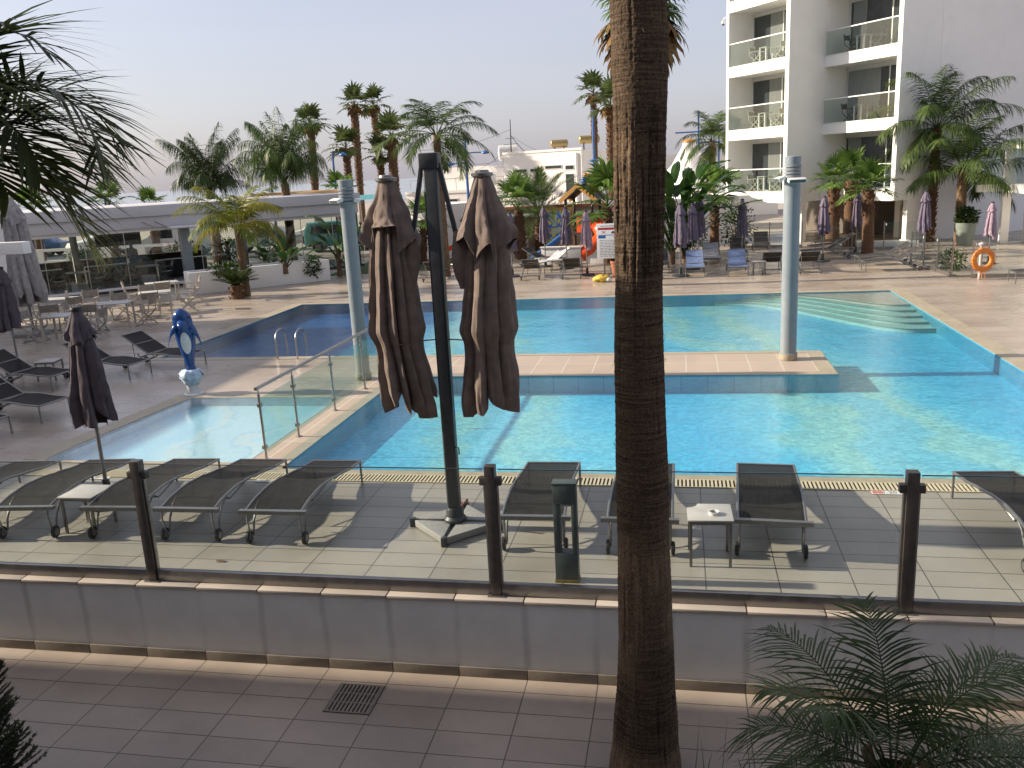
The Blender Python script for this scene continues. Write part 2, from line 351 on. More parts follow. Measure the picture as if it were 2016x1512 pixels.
# ------------------------------------------------------------------ mesh builder
class MB:
    def __init__(self):
        self.v = []; self.f = []
    def add(self, vs, fs):
        o = len(self.v)
        self.v.extend([tuple(x) for x in vs])
        self.f.extend([tuple(i + o for i in f) for f in fs])
        return self
    def box(self, x0, x1, y0, y1, z0, z1, M=None):
        vs = [V((x, y, z)) for x in (x0, x1) for y in (y0, y1) for z in (z0, z1)]
        if M is not None:
            vs = [M @ q for q in vs]
        return self.add(vs, [(0, 1, 3, 2), (4, 6, 7, 5), (0, 4, 5, 1), (2, 3, 7, 6), (0, 2, 6, 4), (1, 5, 7, 3)])
    def bar(self, p, q, w, h=None, up=(0, 0, 1)):
        p, q = V(p), V(q); h = h or w
        d = q - p; l = d.length; d.normalize()
        u = V(up)
        if abs(d.dot(u)) > .99:
            u = V((0, 1, 0))
        s = d.cross(u).normalized(); t = s.cross(d)
        M = Matrix((s, d, t)).transposed().to_4x4(); M.translation = p
        return self.box(-w / 2, w / 2, 0, l, -h / 2, h / 2, M)
    def tube(self, pts, r, n=8, cap=True):
        pts = [V(p) for p in pts]; k = len(pts)
        rs = list(r) if isinstance(r, (list, tuple)) else [r] * k
        t0 = (pts[1] - pts[0]).normalized()
        u = t0.orthogonal().normalized()
        vs = []; prev = t0
        for i, p in enumerate(pts):
            a = pts[max(0, i - 1)]; b = pts[min(k - 1, i + 1)]
            t = (b - a).normalized()
            u = (prev.rotation_difference(t) @ u); prev = t
            w = t.cross(u)
            for j in range(n):
                an = 2 * pi * j / n
                vs.append(p + (u * cos(an) + w * sin(an)) * rs[i])
        fs = [(i * n + j, i * n + (j + 1) % n, (i + 1) * n + (j + 1) % n, (i + 1) * n + j) for i in range(k - 1) for j in range(n)]
        if cap:
            fs.append(tuple(range(n - 1, -1, -1))); fs.append(tuple(range((k - 1) * n, k * n)))
        return self.add(vs, fs)
    def lathe(self, prof, n=24, c=(0, 0), cap=True, fn=None):
        vs = []; k = len(prof)
        for r, z in prof:
            for j in range(n):
                an = 2 * pi * j / n
                rr = r * (fn(an, z) if fn else 1)
                vs.append((c[0] + rr * cos(an), c[1] + rr * sin(an), z))
        fs = [(i * n + j, i * n + (j + 1) % n, (i + 1) * n + (j + 1) % n, (i + 1) * n + j) for i in range(k - 1) for j in range(n)]
        if cap:
            fs.append(tuple(range(n - 1, -1, -1))); fs.append(tuple(range((k - 1) * n, k * n)))
        return self.add(vs, fs)
    def ell(self, c, r, n=12, m=8, M=None):
        vs = []; fs = []
        for i in range(m + 1):
            a = pi * i / m
            for j in range(n):
                b = 2 * pi * j / n
                q = V((r[0] * sin(a) * cos(b), r[1] * sin(a) * sin(b), r[2] * cos(a)))
                if M is not None:
                    q = M @ q
                vs.append(q + V(c))
        fs = [(i * n + j, (i + 1) * n + j, (i + 1) * n + (j + 1) % n, i * n + (j + 1) % n) for i in range(m) for j in range(n)]
        return self.add(vs, fs)
    def prism(self, poly, z0, z1):
        n = len(poly)
        vs = [(x, y, z0) for x, y in poly] + [(x, y, z1) for x, y in poly]
        fs = [(i, (i + 1) % n, n + (i + 1) % n, n + i) for i in range(n)] + [tuple(range(n - 1, -1, -1)), tuple(range(n, 2 * n))]
        return self.add(vs, fs)
    def grid(self, rows, close=False):
        n = len(rows[0]); vs = [p for r in rows for p in r]
        fs = []
        for i in range(len(rows) - 1):
            for j in range(n if close else n - 1):
                fs.append((i * n + j, i * n + (j + 1) % n, (i + 1) * n + (j + 1) % n, (i + 1) * n + j))
        return self.add(vs, fs)
    def xform(self, M):
        self.v = [tuple(M @ V(q)) for q in self.v]; return self
    def build(self, name, m, parent=None, loc=(0, 0, 0), bevel=0, smooth=True, ang=35, clean=False, rot=0):
        me = bpy.data.meshes.new(name)
        me.from_pydata(self.v, [], self.f)
        if bevel or clean:
            bm = bmesh.new(); bm.from_mesh(me)
            bmesh.ops.remove_doubles(bm, verts=bm.verts, dist=1e-5)
            bmesh.ops.recalc_face_normals(bm, faces=bm.faces)
            if bevel:
                es = [e for e in bm.edges if e.is_manifold and e.calc_face_angle(0) > .6]
                bmesh.ops.bevel(bm, geom=es, offset=bevel, segments=2, affect='EDGES', profile=.6, clamp_overlap=True)
            bm.to_mesh(me); bm.free()
        if smooth:
            me.shade_smooth()
            me.set_sharp_from_angle(angle=R(ang))
        me.materials.append(m)
        o = bpy.data.objects.new(name, me)
        COL.objects.link(o)
        o.location = loc; o.rotation_euler = (0, 0, rot)
        if parent:
            o.parent = parent
        return o

def tag(o, label, cat, group=None):
    o['label'] = label; o['category'] = cat
    if group:
        o['group'] = group
    return o

def thing(name, label, cat, loc=(0, 0, 0), rot=0, group=None):
    o = bpy.data.objects.new(name, None); COL.objects.link(o)
    o.empty_display_size = .2
    o.location = loc; o.rotation_euler = (0, 0, rot)
    return tag(o, label, cat, group)

def structure(o):
    o['kind'] = 'structure'; return o

def copy_tree(o, loc, rot=0, label=None, group=None, scale=None, swap=None):
    """A thing and its parts and sub-parts, sharing meshes; swap changes materials of named parts."""
    r = o.copy(); COL.objects.link(r); r.location = loc; r.rotation_euler = (0, 0, rot)
    if label: r['label'] = label
    if group: r['group'] = group
    if scale: r.scale = (scale,) * 3
    def kids(a, b):
        for ch in list(a.children):
            c = ch.copy(); COL.objects.link(c); c.parent = b
            if swap and ch.name.split('.')[0] in swap:
                c.data = c.data.copy(); c.data.materials[0] = swap[ch.name.split('.')[0]]
            kids(ch, c)
    kids(o, r)
    return r

def sheet(name, outer, holes, z, m, parent=None):
    polys = [[V((x, y, 0)) for x, y in outer]] + [[V((x, y, 0)) for x, y in h] for h in holes]
    flat = [p for q in polys for p in q]
    tris = tessellate_polygon(polys)
    me = bpy.data.meshes.new(name)
    fs = []
    for t in tris:
        a, b, c = (flat[i] for i in t)
        fs.append(t if (b - a).cross(c - a).z > 0 else (t[0], t[2], t[1]))
    me.from_pydata([(p.x, p.y, z) for p in flat], [], fs)
    me.materials.append(m)
    o = bpy.data.objects.new(name, me); COL.objects.link(o)
    if parent: o.parent = parent
    return o

def text_part(body, size, m, parent, M, name='lettering', extrude=.001):
    cu = bpy.data.curves.new(name, 'FONT'); cu.body = body; cu.size = size; cu.extrude = extrude
    cu.align_x = 'CENTER'; cu.align_y = 'CENTER'
    tmp = bpy.data.objects.new(name, cu); COL.objects.link(tmp)
    dg = bpy.context.evaluated_depsgraph_get()
    me = bpy.data.meshes.new_from_object(tmp.evaluated_get(dg))
    bpy.data.objects.remove(tmp)
    me.transform(M); me.materials.clear(); me.materials.append(m)
    o = bpy.data.objects.new(name, me); COL.objects.link(o); o.parent = parent
    return o

def lerp_profile(prof, t):
    for (a, x), (b, y) in zip(prof, prof[1:]):
        if t <= b:
            k = (t - a) / (b - a) if b > a else 0
            k = k * k * (3 - 2 * k) * .5 + k * .5
            return x + (y - x) * k
    return prof[-1][1]
# ------------------------------------------------------------------ palette
M = {}
M['deck'] = tile_mat('deck_tiles', (.375, .355, .305), (.32, .30, .255), .695, .325, .006, (.10, .09, .08), .42, ox=.23, oy=8.02 - .325, dirt=.16)
M['patio'] = tile_mat('patio_tiles', (.42, .35, .285), (.365, .30, .245), .69, .325, .006, (.13, .11, .09), .5, ox=.58, oy=.02, dirt=.22)
M['walk'] = tile_mat('walkway_tiles', (.50, .41, .32), (.46, .37, .29), .62, .9, .012, (.62, .55, .45), .5, ox=.1, oy=16.75, dirt=.1)
M['fardeck'] = tile_mat('far_deck_tiles', (.46, .39, .315), (.40, .335, .27), 1.2, .6, .007, (.3, .25, .2), .30, ox=.1, oy=.1, dirt=.14, streak=.8)
M['kerb'] = mat('kerb_stone', (.44, .385, .275), .5, .1, 9, .15, world=True, dirt=.2)
M['grate'] = mat('grate_plastic', (.62, .55, .38), .5, .1, 12)
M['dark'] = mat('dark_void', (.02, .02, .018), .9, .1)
M['coping'] = tile_mat('coping_tiles', (.52, .46, .40), (.48, .425, .365), .69, 2.0, .008, (.16, .13, .1), .5, ox=.58, oy=0, dirt=.18)
M['render'] = mat('rendered_wall', (.44, .44, .43), .8, .05, 3, .12, 60, world=True, dirt=.16)
M['white'] = mat('white_paint', (.88, .862, .825), .7, .02, 2, .05, 40, world=True, dirt=.05)
M['white2'] = mat('pale_paint', (.79, .775, .76), .7, .03, 2, .05, 40, world=True, dirt=.08)
M['fascia'] = mat('fascia_paint', (.60, .59, .60), .65, .03, 2, .05, 40, world=True, dirt=.1)
M['whitebld'] = mat('town_white_paint', (.88, .84, .79), .75, .04, 1.2, .05, 30, world=True, dirt=.10)
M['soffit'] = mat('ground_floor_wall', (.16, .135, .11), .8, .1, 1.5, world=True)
M['front_wall'] = stained_wall_mat('stained_render', (.75, .735, .69), .69, .58)
M['steel'] = mat('brushed_steel', (.42, .40, .38), .34, .1, 20, metal=.9)
M['rail_steel'] = mat('dull_steel', (.26, .25, .24), .35, .1, 9, metal=.85)
M['darksteel'] = mat('bronze_post_metal', (.13, .115, .105), .42, .15, 14, metal=.6)
M['alu'] = mat('lounger_aluminium', (.26, .26, .255), .4, .1, 18, metal=.75)
M['charcoal'] = mat('charcoal_metal', (.055, .062, .068), .45, .12, 10, .1, metal=.3)
M['green_metal'] = mat('grey_green_metal', (.075, .10, .10), .5, .12, 8, .1)
M['black'] = mat('black_rubber', (.02, .02, .02), .6, .2, 10)
M['sling'] = mesh_cloth_mat('charcoal_sling', (.026, .025, .024), .04)
M['sling_blue'] = mesh_cloth_mat('blue_sling', (.16, .22, .38), .0)
M['sling_white'] = mesh_cloth_mat('pale_sling', (.55, .55, .58), .0)
M['sling_grey'] = mesh_cloth_mat('grey_sling', (.06, .057, .055), .03)
M['taupe'] = mesh_cloth_mat('taupe_canvas', (.215, .168, .143), 0, .85)
M['purple'] = mesh_cloth_mat('purple_canvas', (.175, .148, .20), 0, .85)
M['dusk'] = mesh_cloth_mat('dusky_violet_canvas', (.12, .10, .115), 0, .85)
M['grey_canvas'] = mesh_cloth_mat('grey_canvas', (.42, .385, .37), 0, .85)
M['beige_canvas'] = mesh_cloth_mat('beige_canvas', (.32, .285, .24), 0, .85)
M['granite'] = mat('speckled_granite', (.42, .42, .40), .7, .35, 90, .2, 120)
M['pole'] = mat('blue_grey_pole_paint', (.25, .285, .31), .35, .05, 5, dirt=.1)
M['table_top'] = mat('pale_table_top', (.52, .50, .47), .45, .05, 6, dirt=.1)
M['plastic_white'] = mat('white_plastic', (.74, .73, .70), .4, .04, 8)
M['frame_white'] = mat('white_chair_frame', (.45, .41, .35), .45, .06, 12)
M['orange'] = mat('orange_plastic', (.85, .27, .04), .45, .12, 9)
M['slide_red'] = mat('red_orange_plastic', (.80, .10, .02), .35, .06, 5)
M['slide_blue'] = mat('blue_plastic', (.02, .10, .36), .35, .08, 5)
M['wood'] = mat('ochre_wood', (.60, .31, .08), .6, .15, 8, stretch=(1, 1, 6))
M['brown_post'] = mat('brown_post', (.07, .045, .03), .6, .1, 8)
M['blue_post'] = mat('blue_lamp_paint', (.03, .13, .36), .45, .08, 6)
M['dolphin_blue'] = mat('glossy_blue_paint', (.008, .055, .21), .16, .06, 3)
M['dolphin_white'] = mat('glossy_white_paint', (.66, .70, .74), .3, .08, 6, dirt=.2)
M['foam'] = mat('painted_wave_foam', (.60, .68, .74), .45, .2, 11, .3, 20, col2=(.25, .42, .6))
M['window'] = mat('dark_window', (.045, .055, .06), .05, .2, 2, spec=.8)
M['curtain'] = mat('sheer_curtain', (.30, .32, .30), .8, .15, 3, stretch=(8, 8, .3))
M['tank'] = mat('white_tank', (.72, .70, .66), .5, .06, 3, dirt=.1)
M['yellow'] = mat('yellow_plastic', (.70, .48, .05), .5, .1, 6)
M['copper'] = mat('yellow_tank_shell', (.36, .27, .12), .35, .1, 4, metal=.4)
M['asphalt'] = mat('asphalt', (.34, .32, .29), .85, .2, 4, .2, 60, world=True)
M['earth'] = mat('dry_earth', (.30, .25, .19), .9, .15, .3, world=True)
M['sand'] = mat('pale_ground', (.42, .37, .30), .85, .12, .6, world=True)
M['lawn'] = mat('lawn_green', (.07, .13, .03), .8, .3, 14, .6, 90, world=True)
M['glass'] = glass_mat('fence_glass', (.935, .96, .952), 1.42)
M['glass_clear'] = glass_mat('rail_glass', (.80, .90, .88), 1.5)
M['glass_dark'] = glass_mat('restaurant_glass', (.82, .86, .83), 1.5)
M['glass_balcony'] = glass_mat('balcony_glass', (.86, .91, .89), 1.5)
M['water'] = water_mat('pool_water', (.88, .985, 1.0))
M['water_kids'] = water_mat('shallow_water', (.95, .99, 1.0), .3)
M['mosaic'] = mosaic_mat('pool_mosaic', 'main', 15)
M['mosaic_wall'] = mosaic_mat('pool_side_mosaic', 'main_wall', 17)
M['mosaic_kids'] = mosaic_mat('shallow_mosaic', 'kids', 16)
M['pool_wall'] = tile_mat('pool_wall_tiles', (.12, .40, .52), (.17, .45, .56), .5, .5, .008, (.07, .28, .38), .4, vertical=True)
M['steps'] = mat('step_tiles', (.28, .52, .50), .4, .1, 25, world=True)
M['nosing'] = mat('step_nosing_tiles', (.16, .29, .27), .4, .1, 12)
M['beach'] = mat('beach_tiles', (.55, .50, .42), .4, .1, 9, world=True)
M['trunk'] = bark_mat('palm_bark', (.065, .042, .027), (.26, .17, .105))
M['trunk_big'] = big_bark_mat('old_palm_bark')
M['boots'] = mat('leaf_boot_bark', (.17, .085, .04), .9, .3, 14, .8, 22, col2=(.05, .028, .016))
M['skirt'] = leaf_mat('dead_fronds', (.12, .07, .03), (.28, .16, .06), .2, .8)
M['feather'] = leaf_mat('feather_leaf', (.03, .06, .014), (.11, .16, .04), .3, .45, 2.2, True)
M['feather_yellow'] = leaf_mat('yellowing_leaf', (.06, .13, .02), (.33, .28, .03), .35, .5, .9)
M['feather_dark'] = leaf_mat('dark_feather_leaf', (.022, .042, .012), (.065, .10, .028), .25, .45, 2.0, True)
M['feather_near'] = leaf_mat('near_feather_leaf', (.03, .045, .012), (.075, .09, .02), .35, .4, 3)
M['date'] = leaf_mat('date_leaf', (.02, .038, .012), (.06, .095, .025), .22, .4)
M['fan'] = leaf_mat('fan_leaf', (.045, .09, .018), (.16, .26, .05), .35, .45, 2.4, True)
M['fan_far'] = leaf_mat('far_fan_leaf', (.045, .07, .02), (.12, .15, .05), .3)
M['strel'] = leaf_mat('paddle_leaf', (.016, .045, .010), (.055, .12, .025), .25, .35, .7)
M['bush'] = leaf_mat('bush_leaf', (.02, .045, .012), (.07, .12, .03), .2)
M['conifer'] = leaf_mat('conifer_leaf', (.02, .03, .012), (.045, .06, .02), .15, .6)
M['skin'] = mat('skin', (.42, .25, .17), .6, .05, 6)
M['hair'] = mat('dark_hair', (.02, .015, .012), .7, .2, 20)
M['shirt_grey'] = mat('grey_shirt', (.26, .28, .30), .85, .1, 10)
M['shirt_blue'] = mat('blue_shirt', (.03, .20, .42), .85, .1, 10)
M['trousers'] = mat('dark_trousers', (.03, .03, .04), .85, .1, 10)
M['car_white'] = mat('white_car_paint', (.72, .71, .68), .25, .03, 3, dirt=.08)
M['car_blue'] = mat('blue_car_paint', (.05, .13, .28), .25, .05, 3)
M['car_teal'] = mat('teal_car_paint', (.10, .33, .34), .25, .05, 3)
M['car_silver'] = mat('silver_car_paint', (.45, .45, .44), .25, .03, 3, metal=.5)
M['container'] = mat('rust_red_metal', (.24, .06, .035), .6, .15, 4, .2)
M['thatch'] = mat('straw_thatch', (.52, .33, .13), .9, .25, 18, .6, 40, stretch=(6, 6, 1))
M['sign_white'] = mat('sign_face', (.66, .69, .72), .5, .03, 4)
M['sign_red'] = mat('sign_red', (.50, .03, .04), .5, .05, 4)
M['sign_blue'] = mat('sign_blue', (.04, .16, .42), .5, .05, 4)
M['ink'] = mat('sign_ink', (.05, .05, .06), .6, .05, 4)
M['pink'] = mat('sign_pink', (.72, .42, .36), .5, .05, 4)
M['terracotta'] = mat('terracotta', (.42, .15, .07), .7, .15, 8)
M['pot'] = mat('pale_pot', (.22, .26, .22), .6, .08, 6, dirt=.2)
M['blue_door'] = mat('blue_curtain_door', (.12, .22, .50), .5, .3, 1.2, col2=(.35, .42, .55))

# ------------------------------------------------------------------ camera, world, sun
cam = bpy.data.cameras.new('camera'); cam.sensor_width = 36.0; cam.lens = 36.0 * 1699 / 2016
cam.clip_start = .05; cam.clip_end = 5000
co = bpy.data.objects.new('camera', cam); COL.objects.link(co)
ax = V((.98134228, .18529774, 0)); ay = V((-.00458297, -.24421395, 0)); az = V((-.19221425, .95185308, 0))
dn = V((.05130372, .96971055, .23880826))
# camera right, down and forward written in the pool's own axes (x along the near edge, y away, z up)
right = V((ax.x, ax.y, -dn.x)); down = V((ay.x, ay.y, -dn.y)); fwd = V((az.x, az.y, -dn.z))
Mx = Matrix((right, -down, -fwd)).transposed().to_4x4(); Mx.translation = V((0, 0, 4.0))
co.matrix_world = Mx
SC.camera = co

EL = 25.0
w = bpy.data.worlds.new('World'); SC.world = w; w.use_nodes = True
wn = w.node_tree; bg = wn.nodes['Background']
sk = wn.nodes.new('ShaderNodeTexSky'); sk.sky_type = 'NISHITA'; sk.sun_disc = False
sk.sun_elevation = R(EL); sk.sun_rotation = R(-91.5); sk.air_density = 1.0; sk.dust_density = 2.6; sk.ozone_density = 2.0; sk.altitude = 0
hz = wn.nodes.new('ShaderNodeMix'); hz.data_type = 'RGBA'; hz.inputs['Factor'].default_value = .66
hz.inputs['B'].default_value = (4.6, 4.38, 5.05, 1)          # thin summer haze over the clear sky
tc = wn.nodes.new('ShaderNodeTexCoord'); mpw = wn.nodes.new('ShaderNodeMapping'); mpw.inputs['Scale'].default_value = (1.2, 1.2, 5.0)
nz = wn.nodes.new('ShaderNodeTexNoise'); nz.inputs['Scale'].default_value = 1.6; nz.inputs['Detail'].default_value = 5.0
wn.links.new(tc.outputs['Generated'], mpw.inputs['Vector']); wn.links.new(mpw.outputs[0], nz.inputs['Vector'])
mrw = wn.nodes.new('ShaderNodeMapRange'); mrw.inputs['From Min'].default_value = .35; mrw.inputs['From Max'].default_value = .65; mrw.inputs['To Min'].default_value = .47; mrw.inputs['To Max'].default_value = .57
wn.links.new(nz.outputs['Fac'], mrw.inputs['Value']); wn.links.new(mrw.outputs[0], hz.inputs['Factor'])
wn.links.new(sk.outputs[0], hz.inputs['A']); wn.links.new(hz.outputs['Result'], bg.inputs[0]); bg.inputs[1].default_value = .1
sd = bpy.data.lights.new('sun', 'SUN'); sd.energy = 5.0; sd.angle = R(.8); sd.color = (1, .87, .70)
so = bpy.data.objects.new('sun', sd); COL.objects.link(so)
tosun = V((-cos(R(EL)), -.026, sin(R(EL))))
so.rotation_euler = tosun.to_track_quat('Z', 'Y').to_euler(); so.location = (-30, 0, 30)
SC.view_settings.view_transform = 'Standard'; SC.view_settings.look = 'None'
SC.view_settings.exposure = .78; SC.view_settings.gamma = 1.0
SC.cycles.max_bounces = 7; SC.cycles.transparent_max_bounces = 24; SC.cycles.diffuse_bounces = 3
SC.cycles.caustics_reflective = False; SC.cycles.caustics_refractive = False
SC.cycles.use_denoising = True
SC.cycles.use_adaptive_sampling = True; SC.cycles.adaptive_threshold = .015

# ------------------------------------------------------------------ setting
PX0, PX1 = -12.55, 6.1
MAIN = [(-5.68, 10.97), (PX1, 10.97), (PX1, 27.1), (PX0, 27.1), (PX0, 18.72), (2.9, 18.72), (2.9, 16.55), (-5.68, 16.55)]
KIDS = [(-9.75, 11.2), (-6.35, 11.2), (-6.35, 14.93), (-9.45, 14.93)]
def grow(poly, d):
    n = len(poly); o = []
    for i in range(n):
        a, b, c = V(poly[i - 1]), V(poly[i]), V(poly[(i + 1) % n])
        n1 = V(((b - a).y, -(b - a).x)).normalized(); n2 = V(((c - b).y, -(c - b).x)).normalized()
        k = (n1 + n2); k = k / k.length_squared * 2
        o.append((b.x + k.x * d, b.y + k.y * d))
    return o

structure(sheet('ground', [(-2500, -2500), (2500, -2500), (2500, 2500), (-2500, 2500)], [], -1.6, M['earth']))
structure(sheet('patio', [(-12, -14), (14, -14), (14, 7.42), (-12, 7.42)], [], -.85, M['patio']))
FRONT = [(-70, 7.56), (70, 7.56), (70, 10.97), (-5.68, 10.97), (-5.68, 11.2), (-9.75, 11.2), (-9.75, 10.97), (-70, 10.97)]
structure(sheet('pool_deck', FRONT, [], 0, M['deck']))
FAR = [(-70, 10.97), (-9.75, 10.97), (-9.75, 11.2), (-9.45, 14.93), (-6.35, 14.93), (-6.35, 16.55), (-6.35, 18.72), (PX0, 18.72), (PX0, 27.1), (PX1, 27.1), (PX1, 10.97), (70, 10.97), (70, 50), (-70, 50)]
structure(sheet('far_deck', FAR, [], 0, M['fardeck']))
WALK = [(-6.35, 11.2), (-5.68, 11.2), (-5.68, 16.55), (2.9, 16.55), (2.9, 18.72), (-6.35, 18.72)]
structure(sheet('walkway', WALK, [], 0, M['walk']))
structure(sheet('road', [(-300, 50), (300, 50), (300, 300), (-300, 300)], [], -.004, M['sand']))
structure(sheet('sea', [(-2400, 150), (2400, 150), (2400, 2400), (-2400, 2400)], [], .02, mat('sea_surface', (.30, .34, .38), .22, .1, .05, world=True)))
structure(sheet('street', [(-300, 46), (-14.5, 46), (-14.5, 57.4), (-300, 57.4)], [], .004, M['asphalt']))
structure(sheet('lawn', [(-15.2, 35.3), (-10.2, 36.6), (-10.2, 41.5), (-15.2, 41.5)], [], .006, M['lawn']))
# kerbs round the water, 4 mm above the tiles
def kerb(x0, x1, y0, y1, z=.004):
    return sheet('kerb', [(x0, y0), (x1, y0), (x1, y1), (x0, y1)], [], z, M['kerb'])
kk = MB()
for x0, x1, y0, y1 in ((-5.68, PX1 + .25, 10.78, 10.96), (-9.9, -5.68, 11.0, 11.19), (PX1 + .01, PX1 + .42, 10.97, 27.4), (PX0 - .35, PX1, 27.11, 27.42), (PX0 - .4, PX0 - .01, 18.4, 27.11), (PX0, -6.35, 18.40, 18.71), (2.58, 2.89, 16.56, 18.71), (-6.35, 2.58, 18.50, 18.71), (-5.68, 2.58, 16.56, 16.80), (-10.15, -9.76, 11.191, 11.899)):
    kk.box(x0, x1, y0, y1, -.05, .006)
kk.add([(-9.76, 11.9, .006), (-9.46, 14.939, .006), (-9.86, 14.939, .006), (-10.15, 11.9, .006)], [(0, 1, 2, 3)])
kk.box(-9.86, -6.35, 14.94, 15.2, -.05, .0065)
structure(kk.build('kerb', M['kerb'], smooth=False))

# basins: tiled walls and mosaic floors (depth as it shows through the water) under one sheet of water each
def basin(name, poly, depth, floor_mat, wall_mat):
    b = MB(); n = len(poly)
    for i in range(n):
        (x0, y0), (x1, y1) = poly[i], poly[(i + 1) % n]
        b.add([(x0, y0, 0.004), (x1, y1, .004), (x1, y1, -depth), (x0, y0, -depth)], [(0, 1, 2, 3)])
    structure(b.build(name + '_wall', wall_mat, smooth=False))
    if floor_mat is M['mosaic']:      # the sunny right-hand wall gets the floor mosaic, darkened against its stronger sun
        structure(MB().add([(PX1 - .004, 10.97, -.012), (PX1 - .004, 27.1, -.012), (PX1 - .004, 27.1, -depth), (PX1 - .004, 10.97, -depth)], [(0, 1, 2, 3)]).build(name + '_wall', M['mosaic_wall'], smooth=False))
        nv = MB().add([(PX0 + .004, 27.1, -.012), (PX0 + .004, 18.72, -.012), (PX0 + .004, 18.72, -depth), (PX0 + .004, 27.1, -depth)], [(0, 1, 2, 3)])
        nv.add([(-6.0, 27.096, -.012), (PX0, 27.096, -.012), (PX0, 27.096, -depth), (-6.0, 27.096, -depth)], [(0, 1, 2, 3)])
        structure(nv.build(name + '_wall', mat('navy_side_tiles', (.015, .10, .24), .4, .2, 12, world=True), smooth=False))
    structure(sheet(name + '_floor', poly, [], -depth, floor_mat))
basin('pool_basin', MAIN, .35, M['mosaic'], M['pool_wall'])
basin('shallow_basin', KIDS, .16, M['mosaic_kids'], M['dolphin_white'])
structure(sheet('pool_water', MAIN, [], -.014, M['water']))
structure(sheet('shallow_water', KIDS, [], -.014, M['water_kids']))
# curved entry steps in the far right corner, a pale beach at the top
for k in range(5):
    off = k * .5; pts = []
    x0 = 2.7 - .42 * k
    for i in range(41):
        t = i / 40
        s = min(1, max(0, (t - .02) * 1.12)); s = s ** 1.25; s = s * s * (3 - 2 * s)
        pts.append((x0 + (6.09 - x0) * t, 27.085 - .02 * t - (2.35 + .62 * k) * s))
    b = MB().prism(pts + [(6.09, 27.09)], -.345, -.045 - .05 * k)
    so_ = structure(b.build('pool_step', M['beach'] if k == 0 else M['steps'], smooth=False))
    nz_ = MB().tube([(x, y - .004, -.046 - .05 * k) for x, y in pts[1:]], .017, 6)
    nz_.build('nosing', M['nosing'], so_)

# ------------------------------------------------------------------ front wall, coping, drain, fence
rw = thing('retaining_wall', 'low grey rendered wall carrying the glass fence above the lower patio', 'wall', (0, 7.4, -.85))
MB().box(-12, 14, 0, .15, 0, .82).build('wall_face', M['front_wall'], rw, bevel=.004)
cp = MB()
for i in range(-17, 21):
    x = .58 + .69 * i
    cp.box(x + .003, x + .687, -.03, .16, .823, .85)
cp.build('coping', M['coping'], rw, bevel=.005)
pl = MB()
for i in range(-17, 21):
    x = .58 + .69 * i
    pl.box(x + .003, x + .687, -.022, -.002, 0, .105)
pl.build('plinth', mat('plinth_tiles', (.21, .18, .145), .55, .12, 7, .1, dirt=.2), rw, bevel=.004)

dg = thing('floor_drain', 'square slotted drain grate set in the lower patio tiles', 'drain', (-3.1, 6.89, -.85))
MB().box(-.23, .23, -.23, .23, .002, .006).build('drain_pit', M['dark'], dg)
g = MB()
for a in (-.23, .215):
    g.box(a, a + .015, -.23, .23, .004, .014); g.box(-.215, .215, a, a + .015, .004, .014)
for r_ in (-.075, .07):
    g.box(-.215, .215, r_, r_ + .012, .006, .013)
for i in range(11):
    x = -.2 + i * .04
    g.box(x - .011, x + .011, -.215, .215, .005, .0125)
g.build('drain_frame', mat('drain_metal', (.30, .26, .21), .5, .15, 20, metal=.3), dg)

og = thing('overflow_grate', 'cream slatted overflow grate along the near pool edge', 'grate', (-1.8, 10.64, 0))
MB().box(-8.1, 8.5, -.14, .14, .001, .004).build('channel', M['dark'], og)
s = MB()
for i in range(330):
    x = -8.08 + i * .05
    s.box(x, x + .026, -.135, .135, .004, .012)
for y in (-.14, .125):
    s.box(-8.1, 8.5, y, y + .015, .004, .013)
s.build('slats', M['grate'], og, smooth=False)

fe = thing('glass_fence', 'frameless glass fence on square bronze posts along the front of the deck', 'fence', (0, 7.5, 0))
posts = [-9.2, -5.48, -1.77, 1.95, 5.67]
for x in posts:
    p = MB().box(x - .05, x + .05, -.05, .05, .012, 1.33).build('post', M['darksteel'], fe, bevel=.004)
    MB().box(x - .085, x + .085, -.07, .07, .002, .012).build('foot_plate', M['steel'], p, bevel=.002)
    MB().box(x - .105, x + .105, -.035, .035, 1.14, 1.215).build('clamp', M['darksteel'], p, bevel=.004)
    e = MB()
    for sgn in (-1, 1):
        e.box(x + sgn * .062 - .008, x + sgn * .062 + .008, -.02, .02, .03, 1.13)
    e.build('edge_trim', M['steel'], p)
for a, b in zip(posts, posts[1:]):
    MB().box(a + .075, b - .075, -.006, .006, .126, 1.29).build('glass_panel', M['glass'], fe)
    MB().box(a + .06, b - .06, -.03, .03, .004, .125).build('bottom_rail', M['rail_steel'], fe, bevel=.003)
    MB().box(a + .075, b - .075, -.0075, .0075, 1.2905, 1.297).build('top_edge', M['charcoal'], fe)

